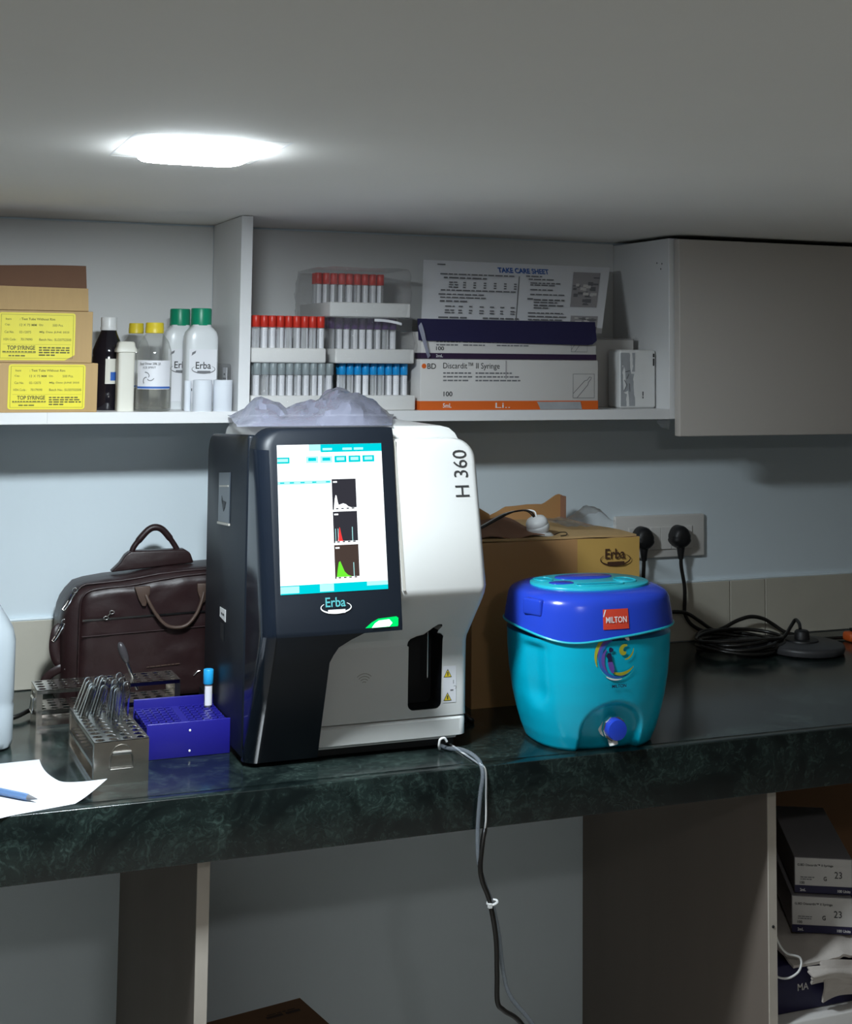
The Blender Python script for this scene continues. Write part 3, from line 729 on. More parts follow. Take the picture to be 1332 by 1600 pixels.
t = thing('white_box', 'plain white carton standing behind the small white box on the shelf', 'box', (1.19, -.07, SH))
part('box', (1.1385, 1.2430, -.112, -.012, SH, 1.4080), 'boxwhite', t, bevel=.001)
part('lid_edge', (1.1380, 1.2435, -.1125, -.0115, 1.4082, 1.4100), 'boxgrey', t)
t = thing('small_box', 'small white device box with silver tape at the shelf end', 'box', (1.22, -.142, SH))
part('box', (1.1870, 1.2585, -.163, -.118, SH, 1.3905), 'whiteplastic', t, bevel=.005, seg=3)
put('tape', MB().sheet(lambda a, b: (1.1885+.028*a, -.1632-.0006*math.sin(9*a+5*b), SH+.004+.092*b), 4, 8, -.0003), 'silver', t)
bars('small_print', [(0,0,.026,.0032)], (1.2520, -.1635, 1.384), -Z_, X_, 'ink', t)
bars('small_print', [(0,0,.012,.0018)], (1.2330, -.1635, 1.306), Z_, -X_, 'ink', t)
mb = MB()
for P in ([(0,0),(.006,.012),(.001,.02)],[(.006,.022),(.010,.03)],[(.003,.034),(.012,.036)],[(.012,.0),(.011,.014)]):
    mb.strip([(1.194+a, -.1642, 1.318+b) for a, b in P], (0,-1,0), .0012)
put('handwriting', mb, 'inkgrey', t)

# ------------------------------------------------------------------ the blood analyser
A = thing('blood_analyser', 'black and white benchtop blood analyser with a lit touch screen', 'analyser', (.60, -.33, .85))
def yf(z): return -.542-(1.249-z)*(.040/.165)
def ring_front(x0, x1, y0, yb, rl, rr, z, n=6):
    """counter-clockwise section: back edge, right front corner, left front corner"""
    P = [(x0, yb, z)]
    if rl > 0: P += [(x0+rl-rl*math.cos(a), y0+rl-rl*math.sin(a), z) for a in [PI/2*k/n for k in range(n+1)]]
    else: P += [(x0, y0, z)]*(n+1)
    if rr > 0: P += [(x1-rr+rr*math.sin(a), y0+rr-rr*math.cos(a), z) for a in [PI/2*k/n for k in range(n+1)]]
    else: P += [(x1, y0, z)]*(n+1)
    P += [(x1, yb, z)]
    return P
# white rear body
rings = []
for z, s in ((.862,.004),(.868,0),(1.250,0),(1.262,.003),(1.272,.009),(1.279,.018),(1.282,.030)):
    rings.append(ring_front(.488+s, .7465-s, -.506, -.190+s*.6, 0, 0, z))
rb = put('rear_body', MB().loft(rings), 'shellwhite', A)
# white front (right) with recessed sampling bay
lev = [(.8925,-.509),(.8945,-.5165),(.940,-.5165),(.992,-.5175),(1.000,-.521),(1.058,-.574),(1.066,-.580),(1.076,yf(1.076)),(1.16,yf(1.16)),(1.238,yf(1.238))]
rings = []
for z, y in lev: rings.append(ring_front(.505, .7555, y, -.508, 0, .010, z))
for k in range(1, 8):
    a = PI/2*k/7; z = 1.238+.028*math.sin(a); x1 = .7555-.028*(1-math.cos(a)); rings.append(ring_front(.505, x1, yf(z)+.004*(1-math.cos(a)), -.508, 0, .010, z))
wf = put('front_cover', MB().loft(rings), 'shellwhite', A)
# cut the sampling bay out of the front cover
port = []
for cx, cz, a0 in ((.7090,.9130,-90),):
    port += [(cx+.0085*math.cos(math.radians(a0+k*15)), cz+.0085*math.sin(math.radians(a0+k*15))) for k in range(7)]
port += [(.7175,.9960),(.7165,1.0015),(.7120,1.0055),(.7055,1.0070),(.7060,1.0115),(.7095,1.0175),(.7080,1.0205),(.7030,1.0205),(.6960,1.0150),(.6900,1.0085),(.6870,1.0055),(.6780,1.0035),(.6700,.9995),(.6675,.9960),(.6670,.9900),(.6690,.9890)]
port += [(.6775+.0085*math.cos(math.radians(180+k*15)), .9130+.0085*math.sin(math.radians(180+k*15))) for k in range(7)]
cut = put('cutter', MB().prism(port, (0,-.62,0), U, V, (0,.145,0)), 'port')
for ob_ in (wf, rb):
    md = ob_.modifiers.new('b', 'BOOLEAN'); md.object = cut; md.operation = 'DIFFERENCE'; md.solver = 'FAST'
    dg = bpy.context.evaluated_depsgraph_get(); dg.update()
    nm = bpy.data.meshes.new_from_object(ob_.evaluated_get(dg), depsgraph=dg)
    ob_.modifiers.clear(); ob_.data = nm
    nm.materials.clear(); nm.materials.append(M['shellwhite'])
    for p in nm.polygons: p.material_index = 0; p.use_smooth = True
    nm.set_sharp_from_angle(angle=math.radians(40))
bpy.data.objects.remove(cut)
cxm, czm = .6925, .955
lin = [(cxm+(a-cxm)*.994, czm+(b-czm)*.996) for a, b in port]
r0 = [(a, -.5150 if b < .995 else -.5225-(b-1.0)*.86, b) for a, b in lin]; r1 = [(a, -.4770, b) for a, b in lin]
mb = MB(); mb.loft([r0, r1], False, True, True, False)
lp = put('sampling_bay', mb, 'port', A); lp['label'] = 'black recessed sampling bay'
put('sample_needle', MB().lathe([(.0006,.945),(.0011,.947),(.0011,1.018)], (.6985,-.5120,0), 8), 'steelbright', A)
bs = MB(); rings = []
for z, y in ((.8665,-.5120),(.8685,-.5185),(.8900,-.5185),(.8922,-.5160)): rings.append(ring_front(.505, .7545, y, -.45, 0, .012, z))
put('base_strip', bs.loft(rings), 'shellwhite', A)
part('foot_plate', (.470, .742, -.500, -.13, .852, .8664), 'blackmatte', A)
# black screen module
def xr(z): return interp([(.856,.5448),(.871,.5440),(.990,.5390),(1.000,.5425),(1.010,.5480),(1.020,.5640),(1.0275,.5800)], z) if z < 1.028 else interp([(1.0285,.6305),(1.281,.6355)], z)
def yk(z):
    return yf(z)-.0035 if z >= 1.03 else interp([(.856,-.5170),(.93,-.5525),(1.00,-.5865),(1.03,yf(1.03)-.0035)], z)
rings = []
zs = [.856,.862,.871,.90,.93,.96,.99,1.000,1.010,1.020,1.0275,1.0285,1.034,1.06,1.10,1.14,1.18,1.22,1.255]
for z in zs: rings.append(ring_front(.4485, xr(z), yk(z), -.506, .020, .0015, z))
for k in range(1, 8):
    a = PI/2*k/7; z = 1.255+.0265*math.sin(a); xl = .4485+.0265*(1-math.cos(a)); rings.append(ring_front(xl, xr(z), yk(z)+.004*(1-math.cos(a)), -.506, .020, .0015, z))
sm = put('screen_module', MB().loft(rings), 'black', A)
# glossy curved strip on the left front corner
rings = []
for z in zs:
    r_ = .0203; y0 = yk(z); rings.append([(.4475, -.5075, z), (.4475, y0+.020, z)]+[(.4485+r_-r_*math.cos(a)-.0010, y0+r_-r_*math.sin(a)-.0010, z) for a in [PI/2*k/8 for k in range(1, 8)]])
mb = MB(); mb.loft(rings, False, False, False, True); put('corner_strip', mb, 'blackgloss', A)
# pale seam between the module and the white cover
mb = MB(); mb.quadgrid(lambda a, b: (.6350+.0040*a, yf(1.075+.190*b)-.0006, 1.075+.190*b), 1, 8); put('seam', mb, 'shellgrey', A)
# black side panel, rounded at the upper rear corner
P = [(-.5035,.858),(-.5035,1.270)]
P += [(-.275+.034*math.cos(a)-.005, 1.236+.034*math.sin(a)-.0) for a in [math.radians(70+22*k) for k in range(5)]]
P = [(-.5035,.858),(-.5035,1.272),(-.30,1.262)]+[(-.295+.033*math.sin(a), 1.229+.033*math.cos(a)) for a in [PI/2*k/6 for k in range(1,7)]]+[(-.270,.858)]
sd = put('side_panel', MB().prism(P, (.4465,0,0), (0,1,0), V, (.0118,0,0)), 'black', A, bevel=.004, seg=3)
# vertical catch plate, small white sticker and port on the side
xx = .4462
mb = MB(); mb.prism([(-.411,1.147),(-.345,1.143),(-.345,1.210),(-.411,1.216)], (xx,0,0), (0,1,0), V, (-.0012,0,0)); put('side_catch', mb, mat('slate_plastic', (.045,.055,.068), .3), A)
mb = MB(); mb.prism([(-.413,1.144),(-.343,1.139),(-.343,1.142),(-.413,1.147)], (xx,0,0), (0,1,0), V, (-.0022,0,0)); put('catch_ridge', mb, 'shellgrey', A); mb = MB(); mb.prism([(-.405,1.196),(-.352,1.191),(-.352,1.193),(-.405,1.198)], (xx,0,0), (0,1,0), V, (-.0022,0,0)); put('catch_ridge', mb, 'shellgrey', A)
mb = MB(); mb.prism([(-.392,1.174),(-.366,1.174),(-.366,1.180),(-.372,1.166),(-.379,1.160),(-.386,1.166)], (xx-.0013,0,0), (0,1,0), V, (-.0003,0,0)); put('arrow', mb, 'port', A)
mb = MB(); mb.prism([(-.400,1.013),(-.366,1.015),(-.366,1.028),(-.400,1.029)], (xx,0,0), (0,1,0), V, (-.0005,0,0)); s_ = put('sticker', mb, 'whiteplastic', A)
bars('small_print', [(0,0,.018,.003)], (xx-.0007, -.375, 1.0195), -Y_, Z_, 'ink', s_)
mb = MB(); mb.prism([(-.392,.986),(-.372,.987),(-.372,1.008),(-.392,1.008)], (xx,0,0), (0,1,0), V, (-.0004,0,0)); put('usb_port', mb, 'port', A)

# the touch screen, laid on the sloping front: a = along x, b = height
def scr(a, b, e=0.0):
    x = interp([(0,.4745),(1,.6170)], a)+(-.0032*(1-b)) ; z = 1.0785+(1.2610-1.0785)*b+ .0008*a
    return Vector((x, yk(z)-.0004-e, z))
def sq_(a0, a1, b0, b1, e): 
    mb = MB(); mb.v += [scr(a0,b0,e), scr(a1,b0,e), scr(a1,b1,e), scr(a0,b1,e)]; mb.face((0,1,2,3)); return mb
sc = put('touch_screen', sq_(0,1,0,1,.0002), 'screen', A); sc['label'] = 'bright lit touch screen'
def sp(name, a0, a1, b0, b1, material, e=.0005): return put(name, sq_(a0,a1,b0,b1,e), material, sc)
sp('title_bar', .41, 1, .945, 1, 'screencyan'); sp('title_fade', .30, .41, .955, 1, 'screenpale')
for a in (.43,.62,.73): sp('title_item', a, a+.09, .958, .974, 'screenpale', .0007)
sp('menu_button', .0, .115, .872, .915, 'screencyan'); sp('menu_button_inner', .0, .10, .884, .905, 'screenpale', .0007)
for k in range(5):
    a = .27+.135*k; sp('menu_button', a, a+.115, .872, .918, 'screencyan' if k > 1 else 'screenpale'); sp('menu_button_inner', a+.02, a+.095, .886, .908, 'screenpale' if k > 1 else 'screencyan', .0007)
sp('table_header', .0, .50, .728, .752, 'screenpale')
for a in (.02,.11,.21,.32,.45): sp('header_text', a, a+.04, .736, .745, 'screencyan', .0007)
sp('bottom_bar', .0, 1, .0, .058, 'screencyan'); sp('bottom_bar_glow', .0, .17, .008, .052, 'screenpale', .0007); sp('bottom_bar_glow', .36, .49, .008, .056, 'screenpale', .0007); sp('bottom_bar_glow', .80, 1, .03, .058, 'screenpale', .0007)
ch = (.505, .735)
for b0, b1, mm in ((.548,.757,'screendark'), (.323,.535,'screendark'), (.085,.310,'screendark2')):
    sp('chart_panel', ch[0], ch[1], b0, b1, mm); sp('chart_axis', ch[0]+.012, ch[1]-.002, b0, b0+.012, 'screen', .0008)
    for k in range(4): sp('axis_gap', ch[0]+.03+.05*k, ch[0]+.055+.05*k, b0+.003, b0+.011, mm, .0010)
    sp('chart_title', ch[0]+.012, ch[0]+.05, b1-.024, b1-.014, 'screen', .0008)
    sp('chart_marker', ch[0]+.175, ch[0]+.181, b0+.012, b0+.105, 'screenpale', .0008) if mm != 'screendark' or b0 < .5 else None
def curve(tab, b0, material):
    mb = MB(); P = [scr(ch[0]+a, b0+.012+h, .0009) for a, h in tab]; Q = [scr(ch[0]+a, b0+.012, .0009) for a, h in tab]
    mb.v += Q+P; n = len(tab)
    for k in range(n-1): mb.face((k, k+1, n+k+1, n+k))
    put('chart_curve', mb, material, sc)
curve([(.012,.0),(.022,.06),(.032,.088),(.040,.085),(.050,.04),(.058,.020),(.075,.024),(.10,.030),(.125,.024),(.15,.008),(.18,.0)], .548, 'screen')
curve([(.035,.0),(.045,.04),(.055,.095),(.062,.088),(.072,.045),(.082,.01),(.09,.0)], .323, 'screenred')
curve([(.015,.0),(.025,.05),(.038,.098),(.052,.105),(.068,.075),(.090,.035),(.12,.012),(.16,.0)], .085, 'screengreen')
for a in (.028,.004): sp('chart_marker', ch[0]+a+.012, ch[0]+a+.017, .335, .42, 'screenpale', .0009)
uA = X_; vA = Vector((0, -(yk(1.10)-yk(1.20))/.1*-1, 1)); vA = Vector((0, (yk(1.2)-yk(1.1))/.1, 1)).normalized()
logo_erba((.5425, yk(1.063)-.0012, 1.0635), uA, vA, .040, A, mat('teal_logo_ink', (.08,.34,.36), .4), 'white')
text('lettering', 'H 360', (.7395, yf(1.190)-.0008, 1.190), vA, (-1,0,0), 'ink', A, width=.0630, height=.0205)
# green status lamp
def led(P, e): 
    mb = MB(); mb.v += [Vector((x, yk(z)-e, z)) for x, z in P]; mb.face(range(len(P))); return mb
lm = put('status_lamp', MB().prism([(.577,1.0315),(.6235,1.0325),(.6245,1.0355),(.6245,1.0440),(.6225,1.0455),(.5980,1.0440),(.5890,1.0400)], (0, yk(1.038)-.0010, 0), U, V, (0,.003,0)), 'ledgreen', A); lm['label'] = 'glowing green status lamp'
put('lamp_core', led([(.588,1.0340),(.612,1.0345),(.616,1.0385),(.612,1.0430),(.598,1.0420),(.5925,1.0390)], .0022), 'ledcore', lm)
# contactless symbol, warning stickers
mb = MB()
for k, r_ in enumerate((.0035,.0070,.0105,.0140)):
    mb.strip([(.607+r_*math.sin(a), -.5169, .944+r_*math.cos(a)) for a in [math.radians(-45+90*j/8) for j in range(9)]], (0,-1,0), .0010)
put('contactless_symbol', mb, 'shellgrey', A)
st = part('warning_sticker', (.7195, .7385, -.5171, -.5167, .9115, .9595), 'labelwhite', A)
for zc in (.9505, .9195):
    mb = MB(); mb.prism([(.7200,zc-.0055),(.7320,zc-.0055),(.7260,zc+.0055)], (0,-.5172,0), U, V, (0,-.0002,0)); put('triangle_border', mb, 'ink', st)
    mb = MB(); mb.prism([(.7212,zc-.0047),(.7308,zc-.0047),(.7260,zc+.0038)], (0,-.5174,0), U, V, (0,-.0002,0)); put('triangle', mb, 'capyellow', st)
    mb = MB(); mb.prism([(.7254,zc-.0035),(.7266,zc-.0035),(.7268,zc+.0015),(.7252,zc+.0015)], (0,-.5176,0), U, V, (0,-.0002,0)); put('triangle_mark', mb, 'ink', st)
mb = MB(); mb.strip([(.7345,-.5173,.941),(.7345,-.5173,.936)], (0,-1,0), .0008); mb.strip([(.7365+.002*math.cos(a), -.5173, .931+.002*math.sin(a)) for a in [k*.6 for k in range(-2,5)]], (0,-1,0), .0006); mb.strip([(.730,-.5173,.9275),(.7345,-.5173,.9275)], (0,-1,0), .002); put('sticker_drawing', mb, 'inkgrey', st)

# crumpled plastic dust cover lying on the analyser
ridge = [(.462,.002),(.476,.015),(.490,.030),(.504,.033),(.522,.026),(.538,.018),(.552,.026),(.585,.031),(.592,.044),(.604,.053),(.614,.057),(.630,.050),(.648,.041),(.662,.036),(.675,.031),(.690,.016),(.702,.002)]
rnd = random.Random(21); NU, NV = 40, 22; G = {}
for j in range(NV+1):
    for i in range(NU+1):
        a, b = i/NU, j/NV
        x = .460+.243*a+(rnd.uniform(-.0022,.0022) if 0 < i < NU else 0); y = -.512+.30*b+(rnd.uniform(-.004,.004) if 0 < j < NV else 0)
        xs_ = x; x += (y+.35)*(.19+.18*a)
        env = max(0.0, 1-abs((b-.42)/.58)**1.4) if b > .42 else max(0.0, 1-abs((b-.42)/.42)**1.25)
        h = interp(ridge, xs_)*env
        fold = abs(noise.noise((x*34, y*20, 2.2)))*.012-.003+abs(noise.noise((x*75+9, y*50, 5)))*.006
        h = h*(.86+.3*noise.noise((x*20, y*14, 7)))+fold*min(1, env*1.4)
        base = 1.2832 if y > -.505 else 1.2832-.0005
        G[i, j] = (x, y, base+max(.0008, h))
mb = MB(); mb.sheet(lambda a, b: G[round(a*NU), round(b*NV)], NU, NV, .0003, True)
pc = put('plastic_cover', mb, 'filmmilky')
pc.data.set_sharp_from_angle(angle=math.radians(16))
tag(pc, 'crumpled milky plastic cover lying on top of the analyser', 'plastic sheet')

# ------------------------------------------------------------------ racks on the counter
def hole_plate(mb, x0, x1, y0, y1, z, th, nx, ny, r, n=12, skip=()):
    """plate with a grid of round holes"""
    cx, cy_ = (x1-x0)/nx, (y1-y0)/ny
    for i in range(nx):
        for j in range(ny):
            mx, my = x0+(i+.5)*cx, y0+(j+.5)*cy_
            if (i, j) in skip or i in skip:
                mb.box(mx-cx/2, mx+cx/2, my-cy_/2, my+cy_/2, z-th, z); continue
            out, inn = [], []
            for k in range(n):
                a = 2*PI*(k+.5)/n; c_, s_ = math.cos(a), math.sin(a); q = 1/max(abs(c_), abs(s_))
                out.append((mx+cx/2*c_*q, my+cy_/2*s_*q)); inn.append((mx+r*c_, my+r*s_))
            b = len(mb.v)
            for zz in (z, z-th):
                mb.v += [Vector((p[0], p[1], zz)) for p in out]+[Vector((p[0], p[1], zz)) for p in inn]
            for k in range(n):
                k2 = (k+1) % n
                mb.face((b+k, b+k2, b+n+k2, b+n+k)); o2 = b+2*n
                mb.face((o2+k2, o2+k, o2+n+k, o2+n+k2)); mb.face((b+n+k, b+n+k2, o2+n+k2, o2+n+k), True)
    return mb
def steel_rack(label, loc, rz, L, W, H, nx, ny, r, ring=True):
    """open stainless test tube rack; long side along local x"""
    t = thing('steel_tube_rack', label, 'rack', loc, rz)
    a, b, th = L/2, W/2, .0009
    put('top_plate', hole_plate(MB(), -a, a, -b, b, H, th, nx, ny, r), 'steel', t, local=True)
    put('middle_plate', hole_plate(MB(), -a+th, a-th, -b, b, H*.50, th, nx, ny, r), 'steel', t, local=True)
    put('bottom_plate', B(-a+th, a-th, -b, b, .0, th), 'steel', t, local=True)
    for s in (-1, 1):
        put('end_plate', B(min(s*a, s*(a-th)), max(s*a, s*(a-th)), -b, b, .0, H-th), 'steel', t, local=True)
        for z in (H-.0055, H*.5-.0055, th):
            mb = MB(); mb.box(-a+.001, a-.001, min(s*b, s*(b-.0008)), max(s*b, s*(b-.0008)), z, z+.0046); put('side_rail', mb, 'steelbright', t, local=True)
        for e in (-1, 1):
            mb = MB(); mb.box(min(e*(a-.001), e*(a-.008)), max(e*(a-.001), e*(a-.008)), min(s*b, s*(b-.0008)), max(s*b, s*(b-.0008)), th+.0046, H-.0055); put('corner_flange', mb, 'steel', t, local=True)
        # folding wire handle
        x = s*(a+.0022); hw = W*.20; z0 = H*.36
        mb = MB(); mb.tube([(x, -hw*.82, z0+.0200), (x, -hw, z0+.013), (x+s*.0015, -hw*1.05, z0), (x+s*.0015, hw*1.05, z0), (x, hw, z0+.013), (x, hw*.82, z0+.0200)], .0009, 6)
        hd = put('wire_handle', mb, 'steelbright', t, local=True)
        mb = MB(); mb.tube([(s*(a+.0012), -hw*.85, z0+.0185), (s*(a+.0012), hw*.85, z0+.0185)], .0022, 8); put('handle_clip', mb, 'steelbright', t, local=True)
        mb = MB(); mb.tube([(s*(a+.0006), hw*.8*math.cos(q), z0+.020+hw*.62*math.sin(q)) for q in [PI*k/8 for k in range(9)]], .0006, 5); put('handle_mount', mb, 'steel', t, local=True)
    return t
steel_rack('long steel test tube rack behind, in front of the leather bag', (.3165, -.2130, .85), .03, .203, .060, .0545, 12, 4, .0056)
fr_rz = PI/2+.045
FRX, FRY = .2862, -.4350
steel_rack('steel test tube rack in front holding upturned glass tubes, wire handle facing out', (FRX, FRY, .85), fr_rz, .181, .0675, .0525, 11, 4, .0062)
def rk(a, b, z): # local point of the front rack -> world
    c_, s_ = math.cos(fr_rz), math.sin(fr_rz); return Vector((FRX+a*c_-b*s_, FRY+a*s_+b*c_, .85+z))
def glass_tube(a, b, lean, tilt, L, label):
    p = rk(a, b, .0535); d = Vector((lean, tilt, 1)).normalized()
    mb = MB(); r = .0053
    prof = [(r, -.008), (r, L-.006)]+[(r*math.cos(q), L-.006+r*math.sin(q)) for q in [PI/2*k/5 for k in range(1, 6)]]
    prof[-1] = (.0003, prof[-1][1])
    ins = [(x*.86, z-.0008 if z > 0 else z) for x, z in prof[::-1]]
    mb.lathe([ins[-1]]+prof+ins, p, 16, d, cap0=False, cap1=False)
    tag(put('glass_test_tube', mb, 'realglass'), label, 'test tube', 'upturned glass tubes in the front steel rack')
rnd = random.Random(4); cols = [.0245, .0085, -.0085, -.0245]
xs = [-.0823+.01645*k for k in range(11)]
spots = []
for ri in range(5, 11):
    for ci in range(4):
        if (ri, ci) in ((5,0),(5,1),(5,3),(6,1),(7,3),(8,2),(10,3),(6,0)): continue
        spots.append((ri, ci))
for ri, ci in spots:
    lean = [.34,.30,.12,.02][ci]+rnd.uniform(-.06,.06); tl = rnd.uniform(-.04,.10)
    glass_tube(xs[ri], [.0245,.0085,-.0085,-.0245][ci], lean, tl, .044+rnd.uniform(-.005,.003), 'upturned clear glass tube standing in the front steel rack')
# dropper in the rear rack
t = thing('dropper', 'dropper pipette with a dark bulb standing in the rear steel rack', 'dropper', (.356, -.213, .900))
p0, p1 = Vector((.3570,-.213,.899)), Vector((.3335,-.213,.957)); d = (p1-p0).normalized()
put('glass_stem', MB().tube([p0-d*.012, p0+d*.033], .0026, 8), 'steelbright', t)
put('bulb', MB().tube([p0+d*.031, p0+d*.034, p0+d*.040, p0+d*.048, p0+d*.055, p0+d*.060, p0+d*.0625], [.0030,.0044,.0056,.0060,.0056,.0040,.0015], 12), 'bulb', t)
# blue rack
t = thing('blue_tube_rack', 'blue plastic tube rack with rows of small holes beside the analyser', 'rack', (.394, -.388, .85))
bx0, bx1, by0, by1 = .3365, .4455, -.440, -.332
put('top_plate', hole_plate(MB(), bx0, bx1, by0+.003, by1-.003, .8905, .003, 11, 8, .0037, 10, skip=(5,)), 'bluerack', t)
put('middle_plate', hole_plate(MB(), bx0+.002, bx1-.002, by0+.003, by1-.003, .8700, .002, 11, 8, .0031, 6, skip=(5,)), 'bluerack', t)
part('front_plate', (bx0-.0005, bx1+.001, by0, by0+.003, .850, .8955), 'bluerack', t, bevel=.0008)
part('back_plate', (bx0-.0005, bx1+.001, by1-.003, by1, .850, .9030), 'bluerack', t, bevel=.0008)
part('bottom_plate', (bx0, bx1, by0+.003, by1-.003, .850, .853), 'bluerack', t)
for z in (.858, .884): put('screw', MB().lathe([(.0016,0),(.0013,.0007)], (.3925, by0, z), 10, (0,-1,0)), 'whiteplastic', t)
t = thing('capped_tube', 'single tube with a sky-blue cap standing in the blue rack', 'tube', (.4350, -.352, .8735))
c = (.4350, -.352, 0)
put('tube_body', MB().lathe([(.0022,.8722),(.0052,.875),(.0056,.88),(.0056,.927)], c, 16), 'tubeglass', t) if False else put('tube_body', MB().lathe([(.0008,.8722),(.0026,.8735),(.0028,.8890),(.0055,.8915),(.0056,.9250)], c, 16), 'tubeglass', t)
put('tube_label', MB().lathe([(.0058,.8930),(.0058,.9190)], c, 16, cap0=False, cap1=False, a0=-2.6, a1=-.4), 'labelwhite', t)
put('cap', MB().lathe([(.0066,.9215),(.0070,.9222),(.0070,.9400),(.0063,.9412)], c, 18), 'capsky', t)

# ------------------------------------------------------------------ leather bag
BG = thing('briefcase', 'dark brown leather briefcase standing against the wall', 'bag', (.40, -.08, .85))
bxl, bxr = .2835, .600
def bag_top(x): return interp([(.26,1.010),(.285,1.030),(.31,1.037),(.36,1.040),(.42,1.049),(.52,1.052),(.62,1.045)], x)
def bag_ring(x, s, zt):
    """section across the bag (y,z) at x; s shrinks it at the ends"""
    y0, y1 = -.128+.030*(1-s), -.022-.012*(1-s); P = []
    r = .022*s+.004
    for cy2, cz, a0 in ((y1-r, .851+r*.5, -90), (y1-r, zt-r, 0), (y0+r, zt-r, 90), (y0+r, .851+r*.5, 180)):
        for k in range(5):
            a = math.radians(a0+k*22.5); rz_ = r if cz > .9 else r*.5
            P.append((x, cy2+r*math.cos(a), cz+rz_*math.sin(a)))
    return P
rings = []
for x, s, dz in ((.2610,.25,-.030),(.2630,.5,-.016),(.2670,.72,-.008),(.2740,.88,-.003),(.2850,.97,0),(.30,1,0),(.33,1,0),(.36,1,0),(.39,1,0),(.42,1,0),(.45,1,0),(.48,1,0),(.52,1,0),(.56,1,0),(.60,.97,0),(.61,.85,-.006),(.618,.5,-.016)):
    rings.append(bag_ring(x, s, bag_top(x)+dz-.006))
put('body', MB().loft(rings), 'leather', BG)
# padded front pocket, its top edge sagging towards the left
def pocket_top(x): return interp([(.286,1.000),(.292,1.013),(.305,1.019),(.33,1.021),(.36,1.022),(.40,1.028),(.45,1.034),(.52,1.036),(.60,1.030)], x)
def pf(a, b):
    x = .288+.318*a; zt = pocket_top(x); z = .856+(zt-.856)*b
    e = min(1, a/.045)*min(1, (1-b)/.05+.15)*min(1, b/.04+.15)
    return (x, -.1275-.0075*math.sqrt(max(0, min(1, e)))-.0018*noise.noise((x*30, 1, z*40)), z)
put('front_pocket', MB().quadgrid(pf, 60, 40), 'leather', BG)
mb = MB(); mb.tube([(.2870,-.1310,.86),(.2865,-.1315,.93),(.2865,-.1315,.995),(.2885,-.1315,1.008),(.2950,-.1312,1.0165),(.306,-.131,1.0205)]+[(x, -.131, pocket_top(x)+.0015) for x in (.33,.36,.40,.45,.52,.60)], .0017, 8, 1); put('piping', mb, 'leather', BG)
mb = MB(); mb.tube([(.2790,-.118,.86),(.2780,-.119,.95),(.2785,-.119,1.000),(.2830,-.118,1.017),(.292,-.117,1.0265)]+[(x, -.1165, bag_top(x)-.010) for x in (.31,.36,.42,.52,.60)], .0018, 8, 1); put('piping', mb, 'leather', BG)
mb = MB(); mb.quadgrid(lambda a, b: (.290+.30*a, -.1372-.0012*b, .975+.003*b+.006*a), 12, 1); put('zip_line', mb, 'blackmatte', BG)
mb = MB(); mb.quadgrid(lambda a, b: (.290+.30*a, -.1368-.0012*math.sin(PI*b), .951+.0025*b+.008*a), 12, 2); put('seam_fold', mb, 'leather', BG)
# top flap carrying the main handle
P = [(.338,1.037),(.352,1.050),(.360,1.062),(.368,1.068),(.452,1.068),(.462,1.062),(.468,1.046)]
put('handle_base', MB().prism(P, (0,-.082,0), U, V, (0,.020,0)), 'leather', BG, bevel=.003, seg=3)
hp = catmull([(.370,-.072,1.062),(.374,-.072,1.073),(.384,-.072,1.086),(.396,-.072,1.0985),(.406,-.072,1.1025),(.417,-.072,1.0995),(.428,-.072,1.088),(.438,-.072,1.074),(.445,-.072,1.062)], 5)
put('handle', MB().tube(hp, [.0054 if 8 < k < len(hp)-9 else .0044 for k in range(len(hp))], 10, 0), 'leather', BG)
# front handle, hanging down, with lighter tabs
hp = catmull([(.383,-.1400,1.010),(.388,-.1430,.999),(.398,-.1450,.982),(.412,-.1460,.966),(.428,-.1460,.960),(.446,-.1460,.963),(.460,-.1450,.978),(.468,-.1430,.996),(.472,-.1400,1.010)], 5)
put('front_handle', MB().tube(hp, .0027, 10), 'leatherlight', BG)
for xc, sg in ((.3770,1),(.4740,-1)):
    P = [(-.0115,.010),(.0125,.010),(.0120,-.001),(.0085,-.011),(.0065,-.020),(.0010,-.019),(-.0050,-.008)]
    put('handle_tab', MB().prism([(xc+sg*a, 1.013+b) for a, b in P], (0,-.1415,0), U, V, (0,.005,0)), 'leatherlight', BG, bevel=.001, seg=2)
# metal zip pulls and rings
for P in ([(.264,-.118,.991),(.2685,-.122,.998),(.2755,-.124,1.012),(.2785,-.1235,1.0165)], [(.2515,-.110,.944),(.2560,-.114,.952),(.2620,-.118,.965),(.2645,-.118,.970)]):
    P = [Vector(p) for p in P]; q = Vector((.0018,0,-.0012))
    mb = MB(); mb.tube([p+q for p in P]+[p-q for p in P[::-1]]+[P[0]+q], .0009, 6); put('zip_pull', mb, 'steelbright', BG)
    mb = MB(); c = P[-1]+Vector((.0015,0,.003)); mb.tube([c+Vector((.0036*math.cos(a), 0, .0036*math.sin(a))) for a in [2*PI*k/12 for k in range(13)]], .0010, 6); put('ring', mb, 'steelbright', BG)
for c in ((.3245,-.1395,.979),(.3330,-.1395,.987)):
    mb = MB(); mb.tube([Vector(c)+Vector((.0034*math.cos(a), 0, .0024*math.sin(a))) for a in [2*PI*k/12 for k in range(13)]], .0008, 6); put('ring', mb, 'steelbright', BG)
mb = MB(); mb.tube([(.3265,-.1395,.981),(.3305,-.1395,.985)], .0010, 6); put('zip_pull', mb, 'steelbright', BG)
mb = MB(); mb.tube([(.4600,-.137,.884),(.4660,-.137,.890),(.4700,-.137,.891)], .0009, 6); put('zip_pull', mb, 'steelbright', BG)
bars('embossing', [(0,0,.050,.0018)], (.388,-.1376,.9010), Vector((1,0,.04)), Z_, 'leatherlight', BG)
